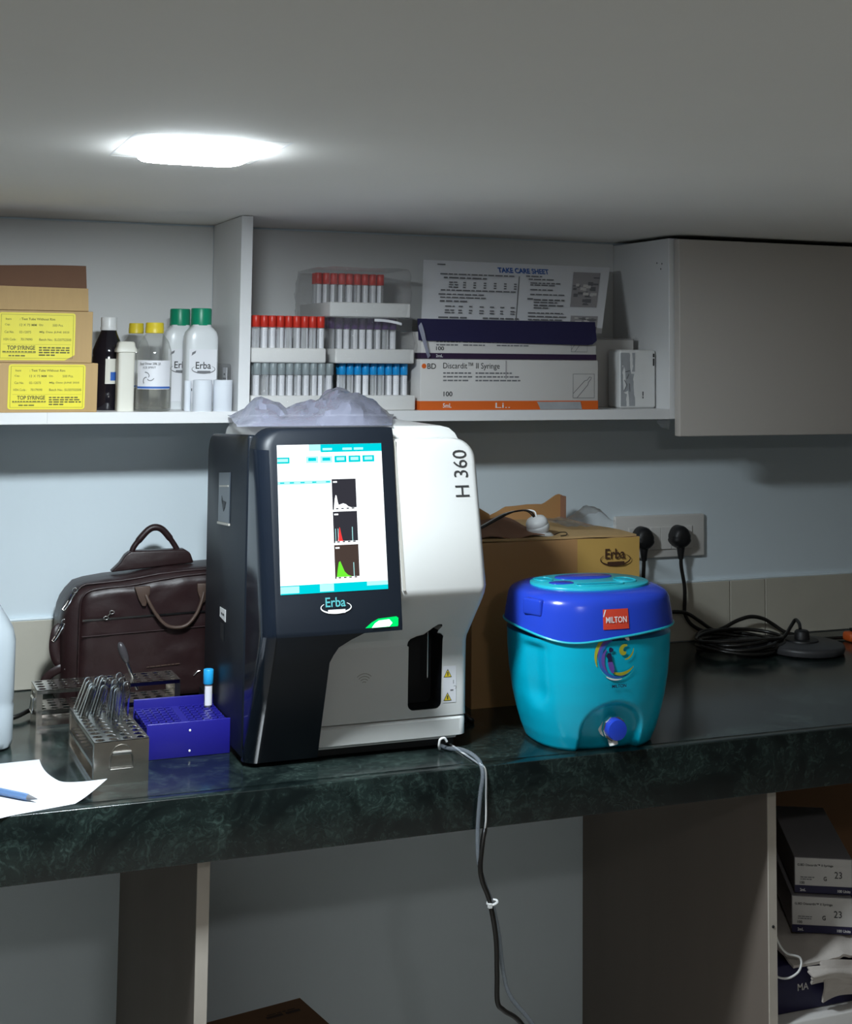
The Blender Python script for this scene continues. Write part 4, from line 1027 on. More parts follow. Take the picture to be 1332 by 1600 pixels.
# side strap tab and loop on the left end
mb = MB(); mb.tube(catmull([(.2640,-.100,.962),(.2570,-.104,.955),(.2545,-.106,.935),(.2585,-.107,.918),(.2660,-.108,.908),(.2720,-.108,.906)], 5), .0085, 10, 0, flat=.35, ref=(0,1,0)); put('side_strap', mb, 'leather', BG)
mb = MB(); mb.tube(catmull([(.2720,-.110,.904),(.2600,-.112,.902),(.2450,-.110,.892),(.2340,-.108,.870),(.2270,-.106,.8535)], 5), .0065, 10, 0, flat=.3, ref=(0,1,0)); put('side_strap', mb, 'leather', BG)
for p in ((.2720,-.1195,.9085),(.2695,-.1195,.9035)): put('stud', MB().lathe([(.0022,0),(.0015,.0012)], p, 10, (0,-1,0)), 'steelbright', BG)

# ------------------------------------------------------------------ water jug
JX, JY = .9375, -.520
JA, JB = .1115, .0985
WJ = thing('water_jug', 'teal water jug with a blue lid and a tap', 'water jug', (JX, JY, .85))
JZ = [(.850,.730),(.8535,.765),(.870,.825),(.890,.878),(.915,.930),(.945,.970),(.975,.992),(1.000,1.0),(1.02,1.0)]
def jr(th, e=.80):
    c_, s_ = math.cos(th), math.sin(th)
    return JA*math.copysign(abs(c_)**e, c_), JB*math.copysign(abs(s_)**e, s_)
def sstep(a, b, x):
    t_ = max(0, min(1, (x-a)/(b-a))); return t_*t_*(3-2*t_)
TAPX = .9320
def jug(th, z, off=0.0):
    s = interp(JZ, z); a, b = jr(th)
    x, y = JX+a*s, JY+b*s
    n = Vector((a/JA**2, b/JB**2, 0)).normalized()
    if b < 0 and off == 0.0:     # arched niche for the tap
        dx = (x-TAPX)/.0475; dz = (z-.880)/.038
        q = max(abs(dx), 0) if z < .880 else math.hypot(dx, dz)
        d = .012*(1-sstep(.80, 1.0, q)); y += d
    # hand grip hollow on the left flank
    if a < -.07 and .90 < z < .995: 
        g = sstep(.90,.93,z)*(1-sstep(.985,.995,z))*math.exp(-((th-math.radians(200))/.22)**2); x += .007*g; y += .003*g
    p = Vector((x, y, z)); return p+n*off if off else p
NT = 220
rings = []
zz = [.850,.8515,.8535]+[.856+.0035*k for k in range(42)]
for z in zz: rings.append([jug(2*PI*k/NT, z) for k in range(NT)])
put('body', MB().loft(rings), 'teal', WJ)
def seam(th):
    d = (th-math.radians(238)+PI) % (2*PI)-PI
    return 1.0125-.0125*math.exp(-(d/.62)**2)
lidp = [(0.0,1.030,1.0),(.004,1.034,1.0),(.30,1.020,1.0),(.60,1.000,1.0),(.78,.985,1.0),(.88,.965,1.0),(.95,.935,1.0),(1.0,.890,1.0)]
rings = []
for f, s, _ in lidp:
    r = []
    for k in range(NT):
        th = 2*PI*k/NT; a, b = jr(th); z0 = seam(th); r.append((JX+a*s, JY+b*s, z0+(1.0575-z0)*f))
    rings.append(r)
for s, z in ((.84,1.0595),(.76,1.0605)): rings.append([(JX+jr(2*PI*k/NT)[0]*s, JY+jr(2*PI*k/NT)[1]*s, z) for k in range(NT)])
put('lid', MB().loft(rings), 'blue', WJ)
rim = [Vector((JX+jr(2*PI*k/NT)[0]*1.036, JY+jr(2*PI*k/NT)[1]*1.036, seam(2*PI*k/NT)-.0012)) for k in range(NT)]
put('rim', MB().tube(rim+[rim[0]], .0017, 6, cap=False), 'teallight', WJ)
def ov(cx, cy_, a, b, z, e=1.0, n=40, rot=0.0):
    R_ = []
    for k in range(n):
        c_, s_ = math.cos(2*PI*k/n), math.sin(2*PI*k/n)
        p, q = a*math.copysign(abs(c_)**e, c_), b*math.copysign(abs(s_)**e, s_)
        R_.append((cx+p*math.cos(rot)-q*math.sin(rot), cy_+p*math.sin(rot)+q*math.cos(rot), z))
    return R_
def disc(name, cx, cy_, a, b, z0, z1, material, parent, e=1.0, rot=0.0, inset=.0008):
    return put(name, MB().loft([ov(cx,cy_,a,b,z0,e,rot=rot), ov(cx,cy_,a,b,z1-inset,e,rot=rot), ov(cx,cy_,a-inset,b-inset,z1,e,rot=rot)]), material, parent)
hp = disc('handle_plate', JX+.002, JY, .086, .064, 1.0600, 1.0640, 'teallight', WJ, .9)
disc('grip_insert', JX+.008, JY+.030, .044, .021, 1.0638, 1.0652, 'blue', WJ, .9)
disc('grip_insert', JX-.046, JY-.008, .018, .0125, 1.0638, 1.0648, 'blue', WJ, .8)
for cx, cy_, a, b in ((.000,-.036,.036,.0105),(.052,-.012,.014,.018),(-.058,.025,.012,.014)):
    disc('grip_hollow', JX+cx, JY+cy_, a, b, 1.0638, 1.0644, 'teal', WJ, .8)
    mb = MB(); P = [Vector(p) for p in ov(JX+cx, JY+cy_, a, b, 1.0646, .8)]; mb.tube(P+[P[0]], .0011, 6, cap=False); put('grip_rim', mb, 'teallight', WJ)
# latch on the left of the lid
mb = MB(); c = Vector((JX-JA*.93, JY-JB*.42, 1.0405)); mb.box(-.006,.006,-.016,.016,-.011,.011)
o = put('latch', mb, 'blue', WJ, local=True, bevel=.003, seg=3); o.location = c-Vector(WJ.location); o.rotation_euler = (0, 0, .42)
# red sticker
ths = math.radians(286.5)
def lid_surface(th, z, off):
    a, b = jr(th); z0 = seam(th); s = interp([(f, s) for f, s, _ in lidp], (z-z0)/(1.0575-z0)); n = Vector((a/JA**2, b/JB**2, 0)).normalized()
    return Vector((JX+a*s, JY+b*s, z))+n*off
def th_at(x, off=1.02):   # front angle at a given x
    best = min(range(1800, 3600), key=lambda k: abs(JX+jr(math.radians(k/10))[0]*off-x)); return math.radians(best/10)
tl, tr = th_at(.9080), th_at(.9460)
rs = put('sticker', MB().quadgrid(lambda a, b: lid_surface(tl+(tr-tl)*a, 1.0160+.0260*b, .0009), 8, 6), 'red', WJ); rs['label'] = 'small red brand sticker'
pm = lid_surface((tl+tr)/2, 1.0245, .0016); pl, pr_ = lid_surface(tl, 1.0245, .0016), lid_surface(tr, 1.0245, .0016); uu = (pr_-pl).normalized()
nn = Vector((-uu.y, uu.x, 0)); nn = -nn if nn.y > 0 else nn
up1 = (lid_surface((tl+tr)/2, 1.038, 0)-lid_surface((tl+tr)/2, 1.020, 0)).normalized()
text('lettering', 'MILTON', pl.lerp(pr_, .10)+nn*.0009, uu, up1, 'white', rs, width=(pr_-pl).length*.80, height=.0080, bold=.012)
mb = MB(); mb.v += [lid_surface(tl, 1.0330, .0013), lid_surface(tl+(tr-tl)*.10, 1.0415, .0013), lid_surface(tl+(tr-tl)*.16, 1.0415, .0013), lid_surface(tl+(tr-tl)*.04, 1.0320, .0013)]; mb.face((0,3,2,1)); put('peeled_corner', mb, 'white', rs)
# printed wave and surfer on the body front
def jp(x, z, off=.0007): return jug(th_at(x, interp(JZ, z)), z, off)
lgx, lgz = .9295, .9800
def swirl(material, a0, a1, r0, r1, w_, name='print_wave', dx=0, dz=0):
    P = []
    for k in range(19):
        f = k/18; a = math.radians(a0+(a1-a0)*f); r = r0+(r1-r0)*f
        P.append((lgx+dx+r*math.cos(a), lgz+dz+r*1.02*math.sin(a), w_*math.sin(PI*(.08+.90*f))+.0006))
    mb = MB(); i0 = 0
    for k, (x, z, ww) in enumerate(P):
        a = math.radians(a0+(a1-a0)*k/18); c_, s_ = math.cos(a), math.sin(a)
        mb.v += [jp(x-c_*ww/2, z-s_*ww/2, .0007+swirl.e), jp(x+c_*ww/2, z+s_*ww/2, .0007+swirl.e)]
    for k in range(18): mb.face((2*k, 2*k+1, 2*k+3, 2*k+2), True)
    swirl.e += .00012
    put(name, mb, material, WJ)
swirl.e = 0.0
swirl('swyellow', 75, 205, .0290, .0310, .0050); swirl('swpurple', 68, 200, .0245, .0265, .0050); swirl('swblue', 110, 300, .0215, .0290, .0045)
swirl('swpurple', 150, 235, .0180, .0240, .0040); swirl('teallight', 215, 330, .0285, .0330, .0022); swirl('swyellow', 255, 330, .0215, .0290, .0040); swirl('white', 48, 70, .0262, .0275, .0045); swirl('white', 240, 285, .0300, .0310, .0016)
swirl('swyellow', 60, 330, .0075, .0020, .0060, dx=.0110, dz=.0065); swirl('swyellow', 300, 375, .0100, .0190, .0022, dx=.006, dz=.004)
def blob(P, material, name='print_figure'):
    mb = MB()
    for k in range(len(P)-1):
        (x, z, w0), (x2, z2, w1) = P[k], P[k+1]; i = len(mb.v)
        mb.v += [jp(x-w0, z, .0022), jp(x+w0, z, .0022), jp(x2+w1, z2, .0022), jp(x2-w1, z2, .0022)]; mb.face((i,i+1,i+2,i+3))
    put(name, mb, material, WJ)
blob([(0.9190,0.9920,.0012),(0.9200,0.9900,.0032),(0.9200,0.9875,.0032),(0.9190,0.9855,.0010)], 'navy')
blob([(0.9175,0.9850,.0022),(0.9170,0.9810,.0040),(0.9185,0.9770,.0030),(0.9190,0.9730,.0034)], 'navy')
blob([(0.9190,0.9730,.0034),(0.9205,0.9680,.0040),(0.9220,0.9630,.0034),(0.9235,0.9580,.0014)], 'swpurple')
pl, pr_ = jp(.9230, .938, .0024), jp(.9440, .938, .0024); uu = (pr_-pl).normalized(); up2 = (jp(.933,.944,.0012)-jp(.933,.936,.0012)).normalized()
text('lettering', 'MILTON', pl, uu, up2, 'navy', WJ, width=.0215, height=.0046, bold=.02)
# niche outline and the tap
TP = Vector((TAPX, JY-JB*.83+.012, .8830))
tap = put('tap_collar', MB().lathe([(.0165,-.004),(.0165,.002),(.0130,.0035),(.0110,.006),(.0110,.020)], TP, 20, (-.06,-1,0)), 'whiteplastic', WJ)
put('tap_nut', MB().lathe([(.0150,.0130),(.0172,.0145),(.0172,.0200),(.0162,.0215)], TP, 10, (-.06,-1,0), smooth=False), 'steelbright', WJ)
k_ = put('tap_button', MB().lathe([(.0135,.0205),(.0140,.022),(.0140,.0280),(.0132,.0295),(.0080,.0303),(.0003,.0305)], TP, 26, (-.06,-1,0)), 'blue', WJ); k_['label'] = 'round blue tap button'
mb = MB(); q = TP+Vector((-.001,-.012,-.010)); mb.tube([q, q+Vector((0,-.001,-.006)), q+Vector((.001,-.003,-.0128))], [.0068,.0064,.0060], 12); put('spout', mb, 'whiteplastic', WJ)

# ------------------------------------------------------------------ big carton behind the jug
CT_ = thing('large_carton', 'large open brown carton behind the teal jug', 'carton', (.98, -.20, .85))
cx0, cx1, cyf, cyb, ctp = .8390, 1.1260, -.3340, -.060, 1.0945
def cface(a, b):   # front face, slightly dented and bowed near the top
    x = cx0+(cx1-cx0)*a; z = .850+(ctp-.850)*b
    return (x, cyf-.0015*math.sin(PI*a)*b-.0015*noise.noise((x*18, 2, z*14))*b, z+.0020*noise.noise((x*25, 1, 4))*b)
put('front_wall', MB().sheet(cface, 30, 12, -.003), 'card', CT_)
part('side_wall', (cx1-.0032, cx1-.0002, cyf+.0045, cyb, .850, ctp), 'card', CT_)
part('side_wall', (cx0+.0002, cx0+.0032, cyf+.0045, cyb, .850, ctp), 'card', CT_)
part('back_wall', (cx0+.0034, cx1-.0034, cyb-.003, cyb, .850, ctp), 'card', CT_)
part('bottom', (cx0+.0034, cx1-.0034, cyf+.0045, cyb-.0032, .850, .853), 'card', CT_)
put('flap', MB().sheet(lambda a, b: (cx0+.004+(cx1-cx0-.006)*a, cyf+.0045+.150*b, ctp+.0005+.0020*math.sin(PI*b)+.0015*noise.noise((a*5, b*4, 3))-.004*b), 20, 8, .003), 'card2', CT_)
put('flap', MB().sheet(lambda a, b: (cx0+.05+(cx1-cx0-.06)*a, cyb-.002-.128*b, ctp-.0005+.004*math.sin(PI*b*.9)-.006*b), 20, 8, .003), 'card2', CT_)
def torn(name, x0, x1, y, zb_, tops, material, dy=.0):
    """upright torn flap: jagged upper edge given as (fraction, height)"""
    def fn(a, b): return (x0+(x1-x0)*a, y+dy*b-.004*math.sin(PI*a), zb_+interp(tops, a)*b)
    return put(name, MB().sheet(fn, 24, 4, .003, False), material, CT_)
torn('torn_flap', .985, 1.123, -.066, ctp-.002, [(0,.010),(.10,.016),(.20,.024),(.34,.025),(.50,.027),(.62,.027),(.72,.0265),(.82,.034),(.90,.041),(.96,.043),(1.0,.041)], 'card')
torn('torn_flap', .8960, .9500, -.150, ctp-.002, [(0,.040),(.35,.037),(.55,.034),(.80,.026),(1.0,.020)], 'card', .01)
part('torn_flap', (1.1200, 1.1232, -.085, -.0675, ctp, ctp+.0385), 'cardin', CT_)
lf = put('liner_sheet', MB().sheet(lambda a, b: (.856+.110*a+.02*b, cyf+.012+.10*b, ctp+.0052+.012*math.sin(PI*a)*b+.010*b*(1-a)+.0025*math.sin(9*a+2*b)), 16, 6, .0015), 'cardin', CT_)
tp_ = put('packing_tape', MB().sheet(lambda a, b: (1.0160+.1102*a, cface((1.0160+.1102*a-cx0)/(cx1-cx0), .56+.44*b)[1]-.0008, cface((1.0160+.1102*a-cx0)/(cx1-cx0), .56+.44*b)[2]), 14, 8, .0003), 'tapeamber', CT_); tp_['label'] = 'band of glossy amber packing tape'
logo_erba((1.0815, cyf-.0042, 1.0655), U, V, .0530, CT_, 'inkbrown', 'inkbrown')

t = thing('lamp_holder', 'white ceiling lamp holder with loose wires lying on the big carton', 'lamp holder', (.975, -.275, ctp+.004))
lc = Vector((.9680,-.3005,ctp+.0055)); ax = Vector((-.35,-.10,1)).normalized()
put('flange', MB().lathe([(.0005,0),(.0215,0),(.0220,.0012),(.0195,.0035),(.0175,.0050)], lc, 28, Vector((.12,-.05,1))), 'porcelain', t)
put('shell', MB().lathe([(.0160,.004),(.0180,.0075),(.0184,.0125),(.0178,.0150),(.0172,.0155),(.0176,.0165),(.0172,.0215),(.0140,.0265),(.0080,.0290),(.0005,.0295)], lc, 28, ax), 'porcelain', t)
q0 = lc+ax*.028
for dx, mm, r in ((0, 'cable', .0014), (.006, 'whiteplastic', .0013), (-.005, 'cable', .0012)):
    put('wire', MB().tube(catmull([q0+Vector((dx*.4,0,0)), q0+Vector((-.006+dx,.004,.009)), (.940+dx,-.292,ctp+.0420), (.915,-.286+dx,ctp+.036), (.880,-.280+dx,ctp+.018), (.858,-.276+dx,ctp+.0085)], 5), r, 6), mm, t)
put('wire', MB().tube(catmull([(.985,-.318,ctp+.0060),(.998,-.312,ctp+.0085),(1.010,-.308,ctp+.0075),(1.004,-.322,ctp+.0055),(.992,-.326,ctp+.0050)], 5), .0008, 6), 'cable', t)
mb = MB(); rnd = random.Random(9)
def scrap(a, b):
    x = 1.040+.085*a; y = -.265+.11*b; h = .004+.026*max(0, 1-((a-.78)/.30)**2)*max(0, 1-((b-.5)/.5)**2)+.007*abs(noise.noise((x*60, y*60, 1)))
    return (x, y, ctp+.0042+h)
mb.sheet(scrap, 14, 12, .0002, True); tag(put('film_scrap', mb, 'film'), 'scrap of clear plastic film on the big carton near the switch board', 'plastic film')

# ------------------------------------------------------------------ switch board, plugs and cables
SW = thing('switch_board', 'white wall switch board with two sockets above the tiles', 'switch board', (1.357, 0, 1.045))
part('plate', (1.2620, 1.4535, -.0095, -.0006, 1.0060, 1.0845), 'switch', SW, bevel=.003, seg=3)
part('module_frame', (1.2890, 1.4255, -.0112, -.0090, 1.0205, 1.0640), 'switch', SW, bevel=.0008, seg=1)
for x0, x1, nm in ((1.2900,1.3330,'socket'),(1.3340,1.3560,'switch_rocker'),(1.3570,1.3790,'switch_rocker'),(1.3800,1.4245,'socket')):
    s_ = part(nm, (x0, x1, -.0135 if nm == 'switch_rocker' else -.0122, -.0110, 1.0220, 1.0625), 'switch', SW, bevel=.0007, seg=1)
    if nm == 'socket':
        xm = (x0+x1)/2
        for dx, z, r in ((0,1.0530,.0032),(-.009,1.0350,.0026),(.009,1.0350,.0026)): put('socket_hole', MB().lathe([(r,0),(r,.0004)], (xm+dx, -.0122, z), 12, (0,-1,0)), 'ink', s_)
def plug(label, cx, cz, path):
    t = thing('power_cable', label, 'power cable', (cx, -.03, cz))
    P = []
    for k in range(36):
        a = 2*PI*k/36; x, z = math.cos(a), math.sin(a)
        r = .0175 if z > .2 else .0185; P.append((x*r*(1.0 if z > -.2 else 1.12-.25*max(0, -z-.6)), z*.0205+.001))
    rings = []
    for y, s in ((-.0125,.93),(-.0150,1.0),(-.030,1.0),(-.036,.92),(-.040,.70),(-.0415,.35)): rings.append([(cx+a*s, y, cz+b*s) for a, b in P])
    put('plug', MB().loft(rings), 'blackmatte', t)
    put('strain_relief', MB().tube([(cx+.001,-.027,cz-.016),(cx+.001,-.0265,cz-.026),(cx+.0015,-.026,cz-.040)], [.0080,.0066,.0048], 12), 'blackmatte', t)
    put('cable', MB().tube(catmull([(cx+.0015,-.026,cz-.037)]+path, 7), .0036, 8), 'cable', t)
plug('black plug in the left socket, its cable dropping behind the jug', 1.3115, 1.0450,
     [(1.312,-.026,.985),(1.310,-.026,.955),(1.303,-.030,.925),(1.312,-.034,.9115),(1.345,-.036,.9115),(1.372,-.036,.9115),(1.398,-.036,.9070),(1.424,-.036,.8920),(1.447,-.037,.8770),(1.475,-.043,.8640),(1.500,-.052,.8570),(1.520,-.070,.8545)])
plug('black plug in the right socket, its cable curving down to the coil', 1.3895, 1.0450,
     [(1.392,-.026,.990),(1.3985,-.026,.955),(1.3985,-.027,.930),(1.3980,-.028,.905),(1.4100,-.030,.886),(1.4300,-.034,.874),(1.4480,-.036,.870),(1.4750,-.036,.8760),(1.5060,-.036,.8880),(1.5360,-.036,.8935),(1.5640,-.036,.8880),(1.5850,-.040,.8760),(1.6020,-.050,.8640),(1.6250,-.062,.8580)])
t = thing('cable_coil', 'loose coil of black cable on the counter by the tiles', 'cable', (1.47, -.11, .85))
rnd = random.Random(12)
for k in range(6):
    cxx, cyy = 1.462+rnd.uniform(-.012,.012), -.112+rnd.uniform(-.010,.010); ra, rb = .080+rnd.uniform(-.016,.010), .062+rnd.uniform(-.014,.008); z = .8537+.0040*k
    P = [(cxx+ra*math.cos(a), cyy+rb*math.sin(a), z+.003*math.sin(2*a+k)+.0031) for a in [2*PI*j/40 for j in range(41)]]
    put('loop', MB().tube(P, .0033, 8), 'cable', t)
put('adapter', B(1.463, 1.508, -.135, -.095, .8505, .8720), 'blackmatte', t, bevel=.004, seg=2)
put('loop', MB().tube(catmull([(1.500,-.150,.860),(1.545,-.128,.874),(1.575,-.108,.8880),(1.590,-.100,.8960),(1.585,-.118,.8930),(1.577,-.132,.8855)], 7), .0033, 8), 'cable', t)
t = thing('round_base', 'dark grey round plastic base lying on the counter beside the coil', 'base', (1.568, -.148, .85))
c = (1.572, -.150, .85)
put('disc', MB().lathe([(.064,.0004),(.070,.003),(.072,.010),(.0705,.0145),(.066,.0165),(.0005,.0170)], c, 48), 'disc', t)
put('hub', MB().lathe([(.030,.0168),(.029,.0195),(.014,.0200),(.013,.0330),(.0105,.0355),(.0005,.0360)], (c[0]+.004, c[1]+.012, .85), 28), 'blackmatte', t)
put('cord', MB().tube(catmull([(1.625,-.105,.858),(1.66,-.085,.8545),(1.71,-.09,.8540),(1.76,-.12,.8540),(1.80,-.16,.8540)], 6), .0033, 8), 'cable', t)
t = thing('orange_connector', 'small orange connector at the right end of the counter', 'connector', (1.735, -.105, .85))
put('body', B(1.700, 1.760, -.118, -.090, .8503, .8680), 'orangeplug', t, bevel=.006, seg=3)
part('button', (1.712, 1.732, -.110, -.098, .8683, .8740), 'blackmatte', t, bevel=.001)

# ------------------------------------------------------------------ left end of the counter
t = thing('jerrycan', 'milky white plastic can at the left edge of the counter', 'can', (.10, -.28, .85))
jc = (.0920, -.2850)
R = [(.080,.055,.850),(.086,.061,.854),(.0875,.0625,.862),(.0875,.0625,.905),(.0860,.0610,.910),(.0875,.0625,.915),(.0875,.0625,.990),(.084,.060,1.005),(.066,.047,1.034),(.042,.034,1.048),(.024,.024,1.054),(.022,.022,1.062)]
put('body', MB().loft([sq((jc[0], jc[1]), a, b, z, .42, 48) for a, b, z in R]), 'jerry', t)
put('cap', MB().lathe([(.0245,1.0585),(.0245,1.078),(.023,1.080)], (jc[0], jc[1], 0), 28), 'whiteplastic', t)
mb = MB(); mb.tube(catmull([(.170,-.19,.8540),(.195,-.188,.8570),(.215,-.165,.8585),(.235,-.150,.8550)], 6), .0036, 8)
tag(put('short_cable', mb, 'cable'), 'short black cable between the white can and the rear steel rack', 'cable')
def paperf(a, b):
    A_, B_, C_, D_ = Vector((-.08,-.405,0)), Vector((.2065,-.3905,0)), Vector((.2680,-.575,0)), Vector((-.02,-.648,0))
    p = (A_*(1-a)+B_*a)*(1-b)+(D_*(1-a)+C_*a)*b
    p.x -= .020*math.sin(PI*b)*a*a
    s_ = max(0, (a-.86)/.14)*max(0, (b-.55)/.45); sag = max(0, (-.604-p.y))*(1-max(0, (a-.6)/.4))
    return (p.x, p.y+.014*s_, .8506+.017*s_**1.3-.25*sag+.0012*max(0, math.sin(5*a+2*b))*b)
tag(put('paper_sheet', MB().sheet(paperf, 36, 24, .0002), 'paperwhite'), 'white paper sheet with a curled corner on the counter front', 'paper')
t = thing('pen', 'clear blue ballpoint pen lying on the paper sheet', 'pen', (.14, -.53, .852))
p0, p1 = Vector((.070,-.4420,.8565)), Vector((.1865,-.5680,.8550)); d = (p1-p0).normalized(); L_ = (p1-p0).length
put('barrel', MB().tube([p0, p0+d*(L_-.020), p0+d*(L_-.014)], [.0040,.0040,.0036], 6), 'penclear', t)
put('tip', MB().tube([p0+d*(L_-.014), p0+d*(L_-.004), p1], [.0034,.0014,.0005], 8), 'inkgrey', t)
put('cap_band', MB().tube([p0-d*.004, p0+d*.004], .0044, 8), 'inkblue', t)

# ------------------------------------------------------------------ hoses and wires over the counter edge
hy = -.6105
t = thing('drain_hose', 'clear plastic hose looping from under the analyser over the counter edge', 'hose', (.735, -.58, .85))
put('hose', MB().tube(catmull([(.715,-.480,.8535),(.7220,-.5250,.8545),(.7290,-.5560,.8600),(.7335,-.5850,.8610),(.7370,-.6040,.8550),(.7375,hy-.001,.8400),(.7345,hy,.8150),(.7315,hy,.7720),(.7330,hy,.7350),(.7420,hy,.7050),(.7525,hy,.6800),(.7620,hy,.6410),(.7690,hy,.5920),(.7800,hy,.5600),(.8100,hy,.5230),(.8450,hy,.4600),(.87,hy,.30),(.88,hy,.004)], 7), .0028, 8), clear('hose_plastic', (.80,.84,.88), 1.4, .08, .30, hcol=(.35,.38,.42)), t)
cl = put('white_clip', MB().tube(catmull([(.7120,-.5250,.8540),(.7090,-.5310,.8600),(.7095,-.5330,.8680),(.7150,-.5340,.8700),(.7190,-.5340,.8650)], 5), .0017, 8), 'whiteplastic', t); cl['label'] = 'white hook clip'
tag(put('white_wire', MB().tube(catmull([(.7378,-.4750,.8512),(.7380,-.5300,.8512),(.7384,-.5960,.8516),(.7400,-.6062,.8515),(.7440,-.6068,.8420),(.7445,-.6066,.8100),(.7445,-.6066,.7830),(.7440,-.6040,.7700)], 7), .0013, 6), 'whiteplastic'), 'thin white wire bent over the counter edge beside the hose', 'wire')
tag(put('black_cable', MB().tube(catmull([(.7480,-.5750,.7900),(.7460,-.6000,.7740),(.7400,-.6080,.7600),(.7340,-.6140,.7300),(.7370,-.6150,.7100),(.7470,-.6150,.6850),(.7560,-.6150,.6400),(.7580,-.6150,.5950),(.7590,-.6150,.5600),(.7680,-.6150,.5480),(.7940,-.6150,.5260),(.83,-.6150,.46),(.85,-.6150,.25),(.86,-.6150,.0045)], 7), .0032, 8), 'cable'), 'black cable hanging below the counter, tied to the clear hose', 'cable')
P = [Vector((.7520+.0062*math.cos(a), -.6125+.0068*math.sin(a), .6820+.0015*math.cos(a))) for a in [2*PI*k/16 for k in range(17)]]
mb = MB(); mb.tube(P, .0016, 6); mb.box(.7435,.7480,-.6215,-.6165,.6785,.6835); tag(put('cable_tie', mb, 'whiteplastic'), 'white cable tie round the hanging hose and cable', 'cable tie')
t = thing('black_hoses', 'dark hoses bunched on the counter between the analyser and the carton', 'hose', (.80, -.35, .85))
for k, (dx, mm) in enumerate(((0,'cable'),(.008,'blackmatte'),(.018,'cable'))):
    put('hose', MB().tube(catmull([(.762,-.300+.01*k,.905),(.775+dx*.4,-.330,.890),(.786+dx*.5,-.365-.01*k,.866),(.792+dx,-.395-.006*k,.8540),(.806+dx*.4,-.370,.8540),(.815+dx*.3,-.340,.8540)], 6), .0034, 8), mm, t)

# ------------------------------------------------------------------ below the counter
t = thing('floor_carton', 'brown carton standing on the floor under the counter, between the panels', 'carton', (.54, -.28, 0), rz=0)
cT = [(.628,-.172),(.478,-.202),(.450,-.330),(.655,-.300)]
# top outline in plan; far corner at the wall side
top = [Vector((.629,-.172,.400)), Vector((.440,-.209,.400)), Vector((.463,-.330,.400)), Vector((.652,-.293,.400))]
mb = MB(); mb.loft([[Vector((p.x,p.y,0)) for p in top][::-1], [p for p in top][::-1]], True, True, True, False); put('box', mb, 'carddark', t, bevel=.002, seg=1)
e1 = (top[0]-top[1]).normalized(); e2 = Z_.cross(e1)
bars('faded_print', [(0,0,.055,.007),(.004,.009,.046,.003)], top[1]+e1*.118-e2*.040+Z_*.0006, e1, e2, 'inkbrown', t)

SX, SY, SR = 1.336, -.500, math.radians(-27)
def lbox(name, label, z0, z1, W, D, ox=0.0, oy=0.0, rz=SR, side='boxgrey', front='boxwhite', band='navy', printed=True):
    t = thing(name, label, 'box', (SX+ox, SY+oy, z0), rz)
    h = z1-z0
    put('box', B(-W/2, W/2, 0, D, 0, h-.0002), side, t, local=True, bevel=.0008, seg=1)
    put('front_face', B(-W/2+.001, W/2-.001, -.0006, 0, .011, h-.001), front, t, local=True)
    put('band', B(-W/2, W/2, -.0008, 0, .0, .0105), band, t, local=True)
    if printed:
        text('lettering', 'G.BD Discardit\u2122 II Syringe', (-W*.45,-.0012,h*.74), U, V, 'ink', t, width=W*.62, height=h*.085, bold=.01, local=True)
        text('lettering', '23', (W*.19,-.0012,h*.44), U, V, 'ink', t, width=W*.13, height=h*.19, bold=.005, local=True)
        text('lettering', 'G', (W*.0,-.0012,h*.36), U, V, 'ink', t, width=W*.055, height=h*.12, bold=.02, local=True)
        text('lettering', '100', (-W*.41,-.0012,h*.25), U, V, 'ink', t, width=W*.08, height=h*.075, bold=.02, local=True)
        text('lettering', '2mL', (-W*.41,-.0014,h*.05), U, V, 'white', t, width=W*.10, height=h*.08, bold=.02, local=True)
        text('lettering', '100 Units', (W*.24,-.0014,h*.05), U, V, 'white', t, width=W*.22, height=h*.08, bold=.02, local=True)
        bars('small_print', [(0,.012,W*.25,.0012),(0,.009,W*.22,.0012)], (-W*.40,-.0012,h*.20), X_, Z_, 'inkgrey', t, local=True)
    return t
lbox('syringe_box', 'upper of two white and navy syringe boxes stacked under the counter', .5790, .6305, .0850, .24, ox=.010, oy=.0)
lbox('syringe_box', 'lower of two white and navy syringe boxes, resting on the folded cloth', .5240, .5765, .0890, .24, ox=.004, oy=-.004)
t = thing('folded_cloth', 'crumpled white cloth hanging over the navy box under the counter', 'cloth', (1.34, -.48, .505))
rnd = random.Random(8)
def clothf(a, b):
    x = 1.255+.185*a; y = -.550+.29*b; n1 = noise.noise((x*22, y*9, 3))
    z = .5085+.0120*min(1, b*5)*min(1, (1-b)*5)+.002*math.sin(26*y+5*a)+.006*n1-.008*abs(noise.noise((x*60, y*45, 9)))
    return (x+.02*b, y, min(.5225, max(.5075, z)))
put('cloth', MB().sheet(clothf, 30, 24, -.004), 'cloth', t)
def fold(x0, x1, y, zt0, zt1, zb0, zb1, nm='hanging_fold'):
    def fn(a, b):
        x = x0+(x1-x0)*a; top = zt0+(zt1-zt0)*a; bot = zb0+(zb1-zb0)*a
        return (x+.006*b, y-.007*math.sin(PI*min(1, b*1.1))-.003*math.sin(8*a+3*b), top+(bot-top)*b+.002*math.sin(9*a))
    put(nm, MB().sheet(fn, 24, 8, .003), 'cloth', t)
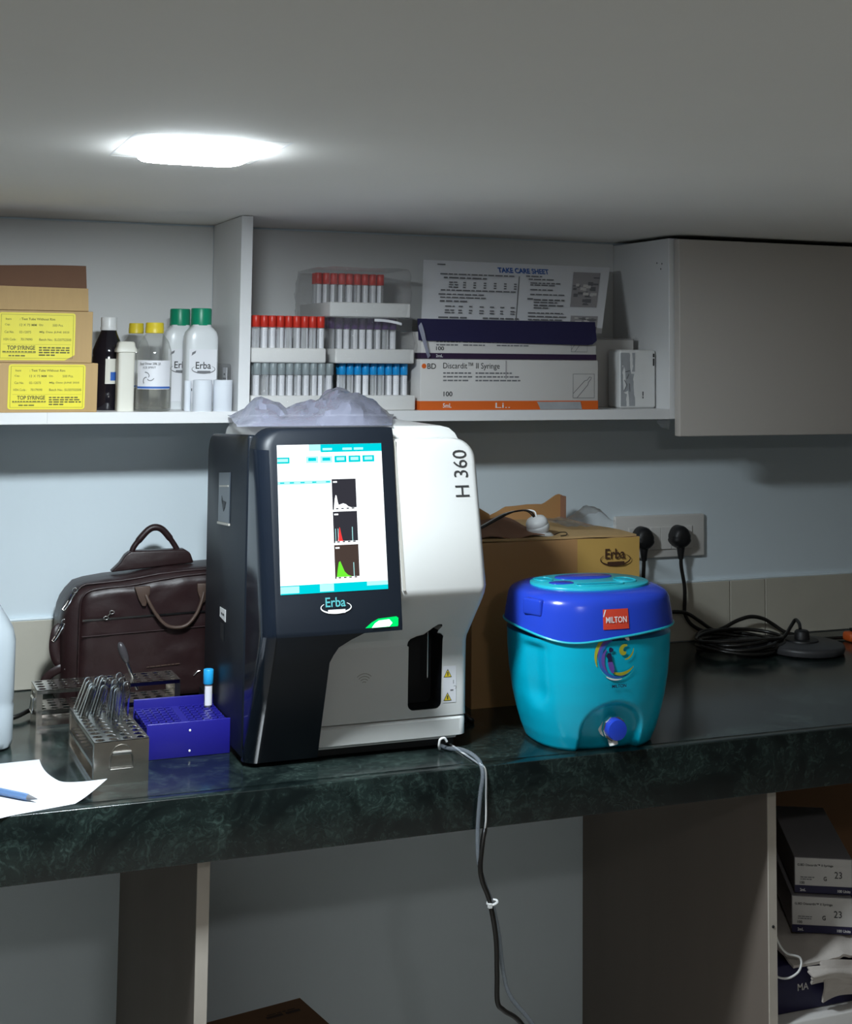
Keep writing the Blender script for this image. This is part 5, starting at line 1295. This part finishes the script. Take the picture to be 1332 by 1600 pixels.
fold(1.300, 1.440, -.549, .5080, .4930, .4480, .4600)
fold(1.275, 1.440, -.556, .5060, .4880, .4800, .4600)
fold(1.270, 1.440, -.563, .5040, .4900, .4900, .4720)
t = thing('navy_box', 'flat navy blue box under the white cloth', 'box', (1.36, -.40, .435))
part('box', (1.222, 1.520, -.535, -.22, .4350, .5020), 'navy', t, bevel=.002)
text('lettering', 'MA', (1.2720,-.5357,.4640), U, V, 'boxwhite', t, width=.0190, height=.010, bold=.01)
t = thing('white_carton', 'white printed carton at the bottom of the right stack', 'carton', (1.36, -.40, 0))
part('box', (1.220, 1.480, -.560, -.22, .002, .4345), 'boxwhite', t, bevel=.002)
mb = MB(); mb.strip([(1.335,-.5606,.30),(1.335,-.5606,.400),(1.385,-.5606,.404),(1.385,-.5606,.30)], (0,-1,0), .0018); mb.strip([(1.262+.014*math.cos(a), -.5606, .378+.014*math.sin(a)) for a in [PI*k/8 for k in range(9)]], (0,-1,0), .003); mb.strip([(1.395,-.5606,.385),(1.405,-.5606,.393),(1.412,-.5606,.386)], (0,-1,0), .002); put('box_print', mb, 'ink', t)
tag(put('thin_cable', MB().tube(catmull([(1.218,-.540,.62),(1.222,-.552,.560),(1.236,-.556,.532),(1.262,-.556,.520),(1.258,-.560,.505),(1.240,-.560,.497),(1.222,-.556,.500),(1.2185,-.54,.510)], 6), .0016, 6), 'whiteplastic'), 'thin white cord looping beside the right counter panel', 'cord')
# brown boards leaning in the dark behind the syringe boxes
def board(label, x0, x1, y0, y1, ztop, lean, material, zb_=0.0):
    mb = MB(); mb.sheet(lambda a, b: (x0+(x1-x0)*a+lean*b, y0+(y1-y0)*b, zb_+(ztop-zb_)*b), 2, 4, .006, False)
    return tag(put('cardboard_sheet', mb, material), label, 'cardboard')
board('dark red-brown cardboard sheet leaning behind the syringe boxes', 1.40, 1.78, -.20, -.035, .745, .0, 'carddark')
board('narrow brown cardboard strip leaning behind the syringe boxes, beside the panel', 1.300, 1.370, -.205, -.080, .800, -.01, 'card')
